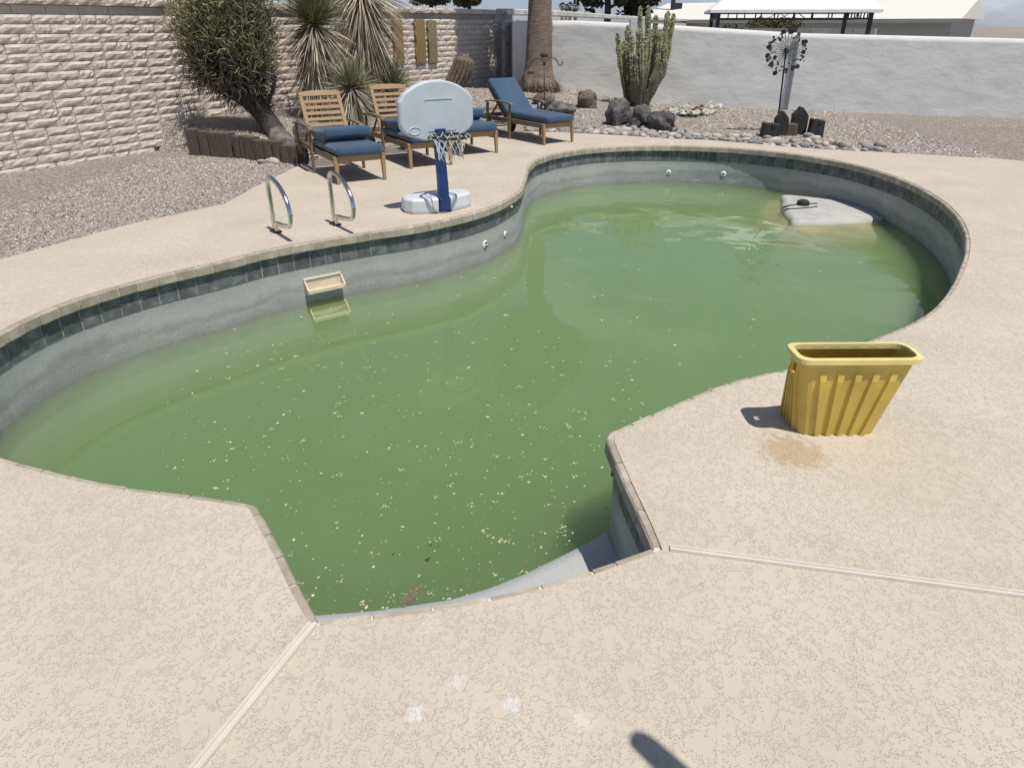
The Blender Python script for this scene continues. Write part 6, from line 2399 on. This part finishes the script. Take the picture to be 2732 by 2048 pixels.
# heap of rags and dry fronds
pg = gground(1865, 306)
heap = empty('debris_heap', pg)
tag(heap, 'heap of crumpled white rags and dry palm scraps on the gravel', 'debris')
rr = random.Random(21)
for k, (px, py, w, mm) in enumerate([(1812, 304, .34, 'rag'), (1838, 309, .36, 'rag'), (1862, 308, .34, 'rag'), (1890, 299, .36, 'tanrag'), (1860, 294, .40, 'tanrag'), (1905, 291, .3, 'rag'), (1880, 307, .3, 'rag'), (1826, 297, .3, 'tanrag')]):
    g = gground(px, py) - pg
    bm = bmesh.new()
    bmesh.ops.create_grid(bm, x_segments=12, y_segments=12, size=w / 2)
    off = Vector((k * 9.1, k * 2.7, 0))
    for v in bm.verts:
        h_ = noise.noise(v.co * 9 + off) * 0.07 + noise.noise(v.co * 22 + off) * 0.035
        v.co = Vector((v.co.x * (1 + .4 * noise.noise(v.co * 6 + off)), v.co.y * (1 + .4 * noise.noise(v.co * 5 - off)), max(0.0, h_ + 0.05)))
    me = bpy.data.meshes.new('rag')
    bm.to_mesh(me)
    bm.free()
    me.materials.append(M[mm])
    o = bpy.data.objects.new('rag' if mm == 'rag' else 'dry_scrap', me)
    col.objects.link(o)
    o.parent = heap
    o.location = g + Vector((0, 0, 0.012))
    o.rotation_euler = (rr.uniform(-.2, .2), rr.uniform(-.2, .2), rr.uniform(0, 6))
fm = MB()
for k in range(60):
    g = gground(rr.uniform(1795, 1922), rr.uniform(283, 314)) - pg
    a_ = rr.uniform(-.5, .5) + (math.pi if rr.random() < .5 else 0)
    l_ = rr.uniform(.15, .45)
    p0 = g + Vector((0, 0, rr.uniform(.02, .1)))
    p1 = p0 + Vector((math.cos(a_) * l_ / 2, math.sin(a_) * l_ / 2, rr.uniform(0.02, .07)))
    p2 = p0 + Vector((math.cos(a_) * l_, math.sin(a_) * l_, rr.uniform(-.03, .0)))
    s_ = Vector((-math.sin(a_), math.cos(a_), .3)) * rr.uniform(.008, .022)
    fm.add([tuple(p0), tuple(p1 - s_), tuple(p2), tuple(p1 + s_)], [(0, 1, 2, 3)], rr.uniform(0, 1))
o = fm.build('dry_fronds', M['straw'], heap)
o['kind'] = 'stuff'

# rake lying along the foot of the stucco wall
a, b2 = gground(1923, 283) + Vector((0, 0, .05)), gground(2064, 291) + Vector((0, 0, .05))
rk = empty('leaf_rake', tuple(a))
tag(rk, 'leaf rake lying along the foot of the stucco wall', 'rake')
d = (b2 - a)
MB().tube([(0, 0, 0), d], 0.014, 6).build('handle', M['teakgrey'], rk)
mb = MB()
dn = d.normalized()
for k in range(11):
    s_ = (k - 5) / 5
    tip = d + dn * 0.02 + Vector((0, -0.03, 0.0)) + dn * 0.35 * (1 - abs(s_) * .25) + Vector((0, 0, 0.05 + 0.24 * (s_ + 1) / 2)) - dn * .3
    mb.tube([d - dn * 0.40, d - dn * .1 + Vector((0, 0, .08 * (s_ + 1))), tip], 0.006, 4)
mb.build('tines', M['gunmetal'], rk)

# charred timber stumps on the right
tops = []
def stump(px0, px1, py_base, py_top, label, kind, dep, seed):
    a, b2 = gground(px0, py_base), gground(px1, py_base + 0.5)
    ln = (b2 - a).length
    mid = (a + b2) / 2
    h_ = F((px0 + px1) / 2, py_top, mid.y + 0.02).z - mid.z
    t_ = empty('timber_stump', mid, math.atan2((b2 - a).y, (b2 - a).x))
    tag(t_, label, 'wood post', 'charred timber stumps by the wind spinner')
    if kind == 'point':
        ol = [(-.5, 0), (.5, 0), (.5, .66), (.40, .76), (.05, .98), (-.12, 1.0), (-.2, .9), (-.5, .70)]
    elif kind == 'notch':
        ol = [(-.5, 0), (.5, 0), (.48, .90), (-.05, .96), (-.10, .93), (-.34, 1.0), (-.42, .98)]
    else:
        ol = [(-.5, 0), (.5, 0), (.49, .97), (0, 1.0), (-.46, .96)]
    mb = MB()
    n = len(ol)
    mb.add([(x * ln, 0, z * h_ - .05 * (z == 0)) for x, z in ol] + [(x * ln, dep, z * h_ - .05 * (z == 0)) for x, z in ol], [tuple(range(n)), tuple(range(2 * n - 1, n - 1, -1))] + [(i, n + i, n + (i + 1) % n, (i + 1) % n) for i in range(n)])
    mb.build('body', M['darkwood'] if kind != 'plain' else M['timber'], t_, bevel=0.012, fixn=True)
    if kind == 'notch':
        MB().lathe([(0.030, -0.012), (0.034, 0.004), (0.024, 0.006)], 14, (0.03, 0, h_ * 0.83), 'Y').build('bolt_hole', M['dark'], t_)
    return t_
stump(2031, 2079, 368, 329, 'squat charred timber with a bolt hole, leftmost by the wind spinner', 'notch', 0.26, 1)
stump(2064, 2099, 362, 297, 'taller charred timber with a pointed top behind the one with the bolt hole', 'point', 0.2, 2)
stump(2098, 2126, 362, 331, 'low weathered grey timber between two taller charred ones', 'plain', 0.2, 3)
stump(2111, 2150, 357, 286, 'tall charred timber at the right, beside the low grey one', 'point', 0.22, 4)
stump(2158, 2196, 364, 318, 'charred timber stump furthest to the right', 'notch', 0.22, 5)

# wind spinner
sg = gground(2072, 352)
sp_ = empty('wind_spinner', sg)
tag(sp_, 'dark metal wind spinner of many small discs on a thin pole', 'wind spinner')
def spp(px, py, dy=0):
    p = F(px, py, sg.y + dy)
    return Vector((p.x, p.y, p.z)) - sg
hub = spp(2097, 137)
MB().tube([(0, 0, -0.1), hub * 0.5, hub], 0.016, 8).build('pole', M['blackmetal'], sp_, smooth=True)
MB().lathe([(0.012, -0.05), (0.035, -0.03), (0.035, 0.03), (0.012, 0.05)], 12, tuple(hub), 'Y').build('hub', M['gunmetal'], sp_, smooth=True)
rr = random.Random(31)
RS = 0.34
wires = MB()
for w_ in range(2):
    for k in range(26):
        th = 2 * math.pi * (k + .5 * w_) / 26
        sw_ = (0.5 if w_ else -0.5)
        yy = -0.03 if w_ else 0.03
        rt = RS * (rr.uniform(.62, 1.0) if k % 2 else rr.uniform(.9, 1.02))
        pth = []
        for q_ in range(5):
            f_ = q_ / 4
            t2 = th + sw_ * math.sin(f_ * math.pi) * 0.35
            pth.append(hub + Vector((math.cos(t2) * rt * f_, yy - 0.05 * math.sin(f_ * 2.6), math.sin(t2) * rt * f_)))
        wires.tube(pth, 0.0035, 4)
        for q_ in range(rr.randint(1, 2)):
            e = pth[-1] + Vector((rr.uniform(-.05, .05), rr.uniform(-.01, .01), rr.uniform(-.05, .05))) * (1 if q_ else .3)
            rd_ = rr.uniform(0.012, 0.022) if rr.random() < .72 else rr.uniform(.030, .048)
            o = MB().lathe([(rd_, -0.0035), (rd_, 0.0035)], 12, (0, 0, 0), 'Y').build('disc', M['gunmetal'], sp_)
            o.location = e
            o.rotation_euler = (rr.uniform(-.5, .5), 0, rr.uniform(-.5, .5))
wires.build('wires', M['gunmetal'], sp_)

# grey steel post in front of the stucco wall
q0 = sray(2098, 286, 0.035)
o = MB().box((0, 0, 0.80), (0.075, 0.05, 1.75)).build('steel_post', M['steelpost'] if 'steelpost' in M else M.setdefault('steelpost', simple('grey_paint', (0.20, 0.215, 0.22), 0.6)), bevel=0.004)
o.location = (q0.x, q0.y, 0)
o.rotation_euler = (0, 0, math.atan2(sdv.y, sdv.x))
tag(o, 'plain grey square post against the stucco wall right of the spinner', 'post')

# ================================================================== YELLOW BIN
P1, P2 = G(2085, 1081), G(2108, 1112)
bnx = empty('plastic_bin', (P1.x - 0.025, P1.y - 0.01, 0.004), 0)
tag(bnx, 'yellow ribbed plastic bin with pale rim standing at the right poolside', 'bin')
ux = (P2 - P1).normalized()
vx = Vector((-ux.y, ux.x, 0))
if vx.x < 0:
    vx = -vx
HH = 0.43
T1 = G(2119, 921, HH + 0.004)
LL, WW = 0.30, 0.38
off_ = Vector((T1.x - P1.x, T1.y - P1.y, 0))
uo, vo = off_.dot(-ux), off_.dot(-vx)          # how far the walls flare out at the rim
def ringr(f_, extra=0.0, nrib=5, rad=0.05, ribd=0.012):
    """rounded rectangle ring at height fraction f_, outwardly ribbed"""
    a0, b0 = -uo * f_ - extra, -vo * f_ - extra
    a1, b1 = LL + max(uo, .05) * f_ + extra, WW + max(vo, .05) * f_ + extra
    pts_ = []
    cs_ = [((a0, b0), (a1, b0), (0, -1)), ((a1, b0), (a1, b1), (1, 0)), ((a1, b1), (a0, b1), (0, 1)), ((a0, b1), (a0, b0), (-1, 0))]
    for (p, q_, nn_) in cs_:
        p, q_ = Vector(p), Vector(q_)
        d = (q_ - p)
        L_ = d.length
        d.normalize()
        s0, s1 = rad, L_ - rad
        for k in range(nrib):
            for g_, o_ in ((0.0, 0), (0.30, 0), (0.38, 1), (0.72, 1), (0.80, 0)):
                w = p + d * (s0 + (s1 - s0) * (k + g_) / nrib) + Vector(nn_) * (o_ * ribd)
                pts_.append((w.x, w.y))
        e = p + d * s1
        pts_.append((e.x, e.y))
        cc0 = e - Vector(nn_) * rad
        for k in range(1, 4):
            th = k / 4 * math.pi / 2
            w = cc0 + Vector(nn_) * rad * math.cos(th) + d * rad * math.sin(th)
            pts_.append((w.x, w.y))
    return pts_
def w3(x, y, z):
    q_ = ux * x + vx * y
    return (q_.x, q_.y, z)
levels_ = [0.0, 0.35, 0.74, 0.88, 1.0]
R_all = [ringr(f_, ribd=0.014 if f_ < .8 else 0.002) for f_ in levels_]
n = len(R_all[0])
vs = [w3(x, y, HH * f_) for f_, r_ in zip(levels_, R_all) for x, y in r_]
side_n = n // 4
fs = [tuple(range(n - 1, -1, -1))]
for k in range(len(levels_) - 1):
    for i in range(n):
        sd_i, pos = i // side_n, i % side_n
        if k == 2 and sd_i in (0, 2) and 8 <= pos <= 18:
            continue                                   # hand slots in the end walls
        fs.append((k * n + i, k * n + (i + 1) % n, (k + 1) * n + (i + 1) % n, (k + 1) * n + i))
mb = MB()
mb.add(vs, fs)
o = mb.build('body', M['yellow'], bnx, fixn=True)
sd3 = o.modifiers.new('wall', 'SOLIDIFY')
sd3.thickness = 0.005
ra, rb2 = ringr(1.0, -0.003, ribd=0), ringr(1.0, 0.020, ribd=0)
vs = [w3(x, y, HH - .014) for x, y in ra] + [w3(x, y, HH - .014) for x, y in rb2] + [w3(x, y, HH + .010) for x, y in rb2] + [w3(x, y, HH + .012) for x, y in ra]
fs = [(k * n + i, k * n + (i + 1) % n, ((k + 1) % 4) * n + (i + 1) % n, ((k + 1) % 4) * n + i) for k in range(4) for i in range(n)]
mb = MB()
mb.add(vs, fs)
mb.build('rim', M['yellowpale'], bnx, fixn=True)  # rim in a paler yellow than the body
MB().tube(catmull([w3(-.02, .16, HH * .5), w3(-.10, .20, HH * .2), w3(-.12, .30, 0.02), w3(-.03, .36, HH * .3)], 5), 0.005, 6).build('cord', M['rubber'], bnx)

# two thin dark tubes and a dark disc laid on the pale bench
cz = WATER + 0.05
cords = empty('bench_lines', tuple(G(2128, 546, cz)))
tag(cords, 'two thin dark lines running across the pale bench at the far right of the pool', 'cord')
for pts_ in ([(2088, 556), (2094, 551), (2110, 548), (2134, 545), (2180, 543)], [(2092, 562), (2098, 558), (2115, 557), (2134, 556), (2180, 552)]):
    MB().tube(catmull([G(p[0], p[1], cz) - cords.location for p in pts_], 5), 0.010, 6).build('cord', M['rubber'], cords)
MB().lathe([(0.09, -0.005), (0.085, 0.05), (0.05, 0.07)], 16, tuple(G(2142, 546, cz) - cords.location)).build('float', M['rubber'], cords)

# ================================================================== LEAVES ON THE WATER AND DECK
def leaf(px, py, size, m, label, rz, z=None, asp=0.5, cat='leaf'):
    g = G(px, py, WATER if z is None else z)
    mb = MB()
    k = 10
    vs = []
    for i in range(k):
        th = 2 * math.pi * i / k
        vs.append((size * math.cos(th) * (1 + 0.25 * math.cos(th)), size * asp * math.sin(th) * (1 - .3 * math.cos(th)), 0.004 + 0.12 * size * math.cos(2 * th)))
    vs.append((0, 0, 0.006 + size * .1))
    mb.add(vs, [(i, (i + 1) % k, k) for i in range(k)])
    mb.add([(x, y, z_ - .002) for x, y, z_ in vs], [((i + 1) % k, i, k) for i in range(k)])
    o = mb.build('fallen_leaf', m)
    o.location = (g.x, g.y, g.z + 0.001)
    o.rotation_euler = (0, 0, rz)
    tag(o, label, cat, 'fallen leaves floating on the green water')
leaf(1140, 1494, 0.016, M['brownleaf'], 'dark purple brown leaf floating in the near water, the largest one', 0.9, asp=.62)
leaf(1048, 1479, 0.010, M['brownleaf'], 'small dark leaf floating left of the large dark leaf', 0.8, asp=.4)
leaf(1405, 1500, 0.014, M['tanleaf'], 'tan brown leaf floating near the pale step', 0.15, asp=.35)
leaf(1148, 1456, 0.011, M['brownleaf'], 'thin dark twig like leaf floating above the large dark leaf', 0.4, asp=.12)
leaf(1170, 1459, 0.008, M['brownleaf'], 'tiny curled dark leaf floating upper right of the large dark leaf', 0.7, asp=.25)
leaf(1348, 842, 0.028, M['rag'], 'small white floating strip in the middle of the pool', 0.05, asp=.2, cat='litter')
cl = MB()
rr = random.Random(8)
for k in range(70):
    px, py = rr.gauss(1092, 14), 0
    py = 1598 - (px - 1085) * 0.65 + rr.gauss(0, 8)
    g = G(px, py, WATER)
    a_ = rr.uniform(0, 6.28)
    l_ = rr.uniform(.008, .03)
    d = Vector((math.cos(a_), math.sin(a_), rr.uniform(-.1, .3))) * l_
    s_ = Vector((-math.sin(a_), math.cos(a_), 0)) * l_ * .28
    p0 = g + Vector((0, 0, .004))
    cl.add([tuple(p0), tuple(p0 + d * .5 + s_), tuple(p0 + d), tuple(p0 + d * .5 - s_)], [(0, 1, 2, 3)], rr.uniform(0, .3))
o = cl.build('leaf_litter_clump', M['straw'], origin=tuple(G(1092, 1594, WATER)))
tag(o, 'tangled clump of brown leaf litter floating against the near pool wall', 'leaf litter')

# unseen beam added and shaped to throw the shadow on the near deck
tipg = G(1716, 1992)
hz_ = 2.05
tip3 = tipg + Vector((SUN_DIR.x / SUN_DIR.z * hz_, SUN_DIR.y / SUN_DIR.z * hz_, hz_))
pcv = empty('shadow_caster', (tip3.x + 2.2, tip3.y - 2.6, 0))
tag(pcv, 'unseen wooden beam added to cast the shadow on the near deck', 'patio cover')
o3 = pcv.location
dr = Vector((0.66, -0.75, 0)).normalized()
sd5 = Vector((dr.y, -dr.x, 0))
prof = [(0.0, -0.028), (-0.018, -0.008), (-0.018, 0.018), (0.0, 0.034), (0.04, 0.042), (3.4, 0.042), (3.4, -0.20), (0.16, -0.20), (0.10, -0.12), (0.088, -0.03), (0.065, -0.012), (0.035, -0.030)]
mb = MB()
n = len(prof)
bot, topv = [], []
for s_, w in prof:
    p = tip3 + dr * s_ - sd5 * w - o3
    bot.append((p.x, p.y, p.z - 0.07))
    topv.append((p.x, p.y, p.z + 0.07))
mb.add(bot + topv, [tuple(range(n)), tuple(range(2 * n - 1, n - 1, -1))] + [(i, n + i, n + (i + 1) % n, (i + 1) % n) for i in range(n)])
mb.build('caster_beam', M['teakgrey'], pcv, fixn=True)
pe_ = tip3 + dr * 3.3 - o3
MB().box((pe_.x, pe_.y, (hz_ - .07) / 2), (.1, .1, hz_ - .07)).build('post', M['teakgrey'], pcv)
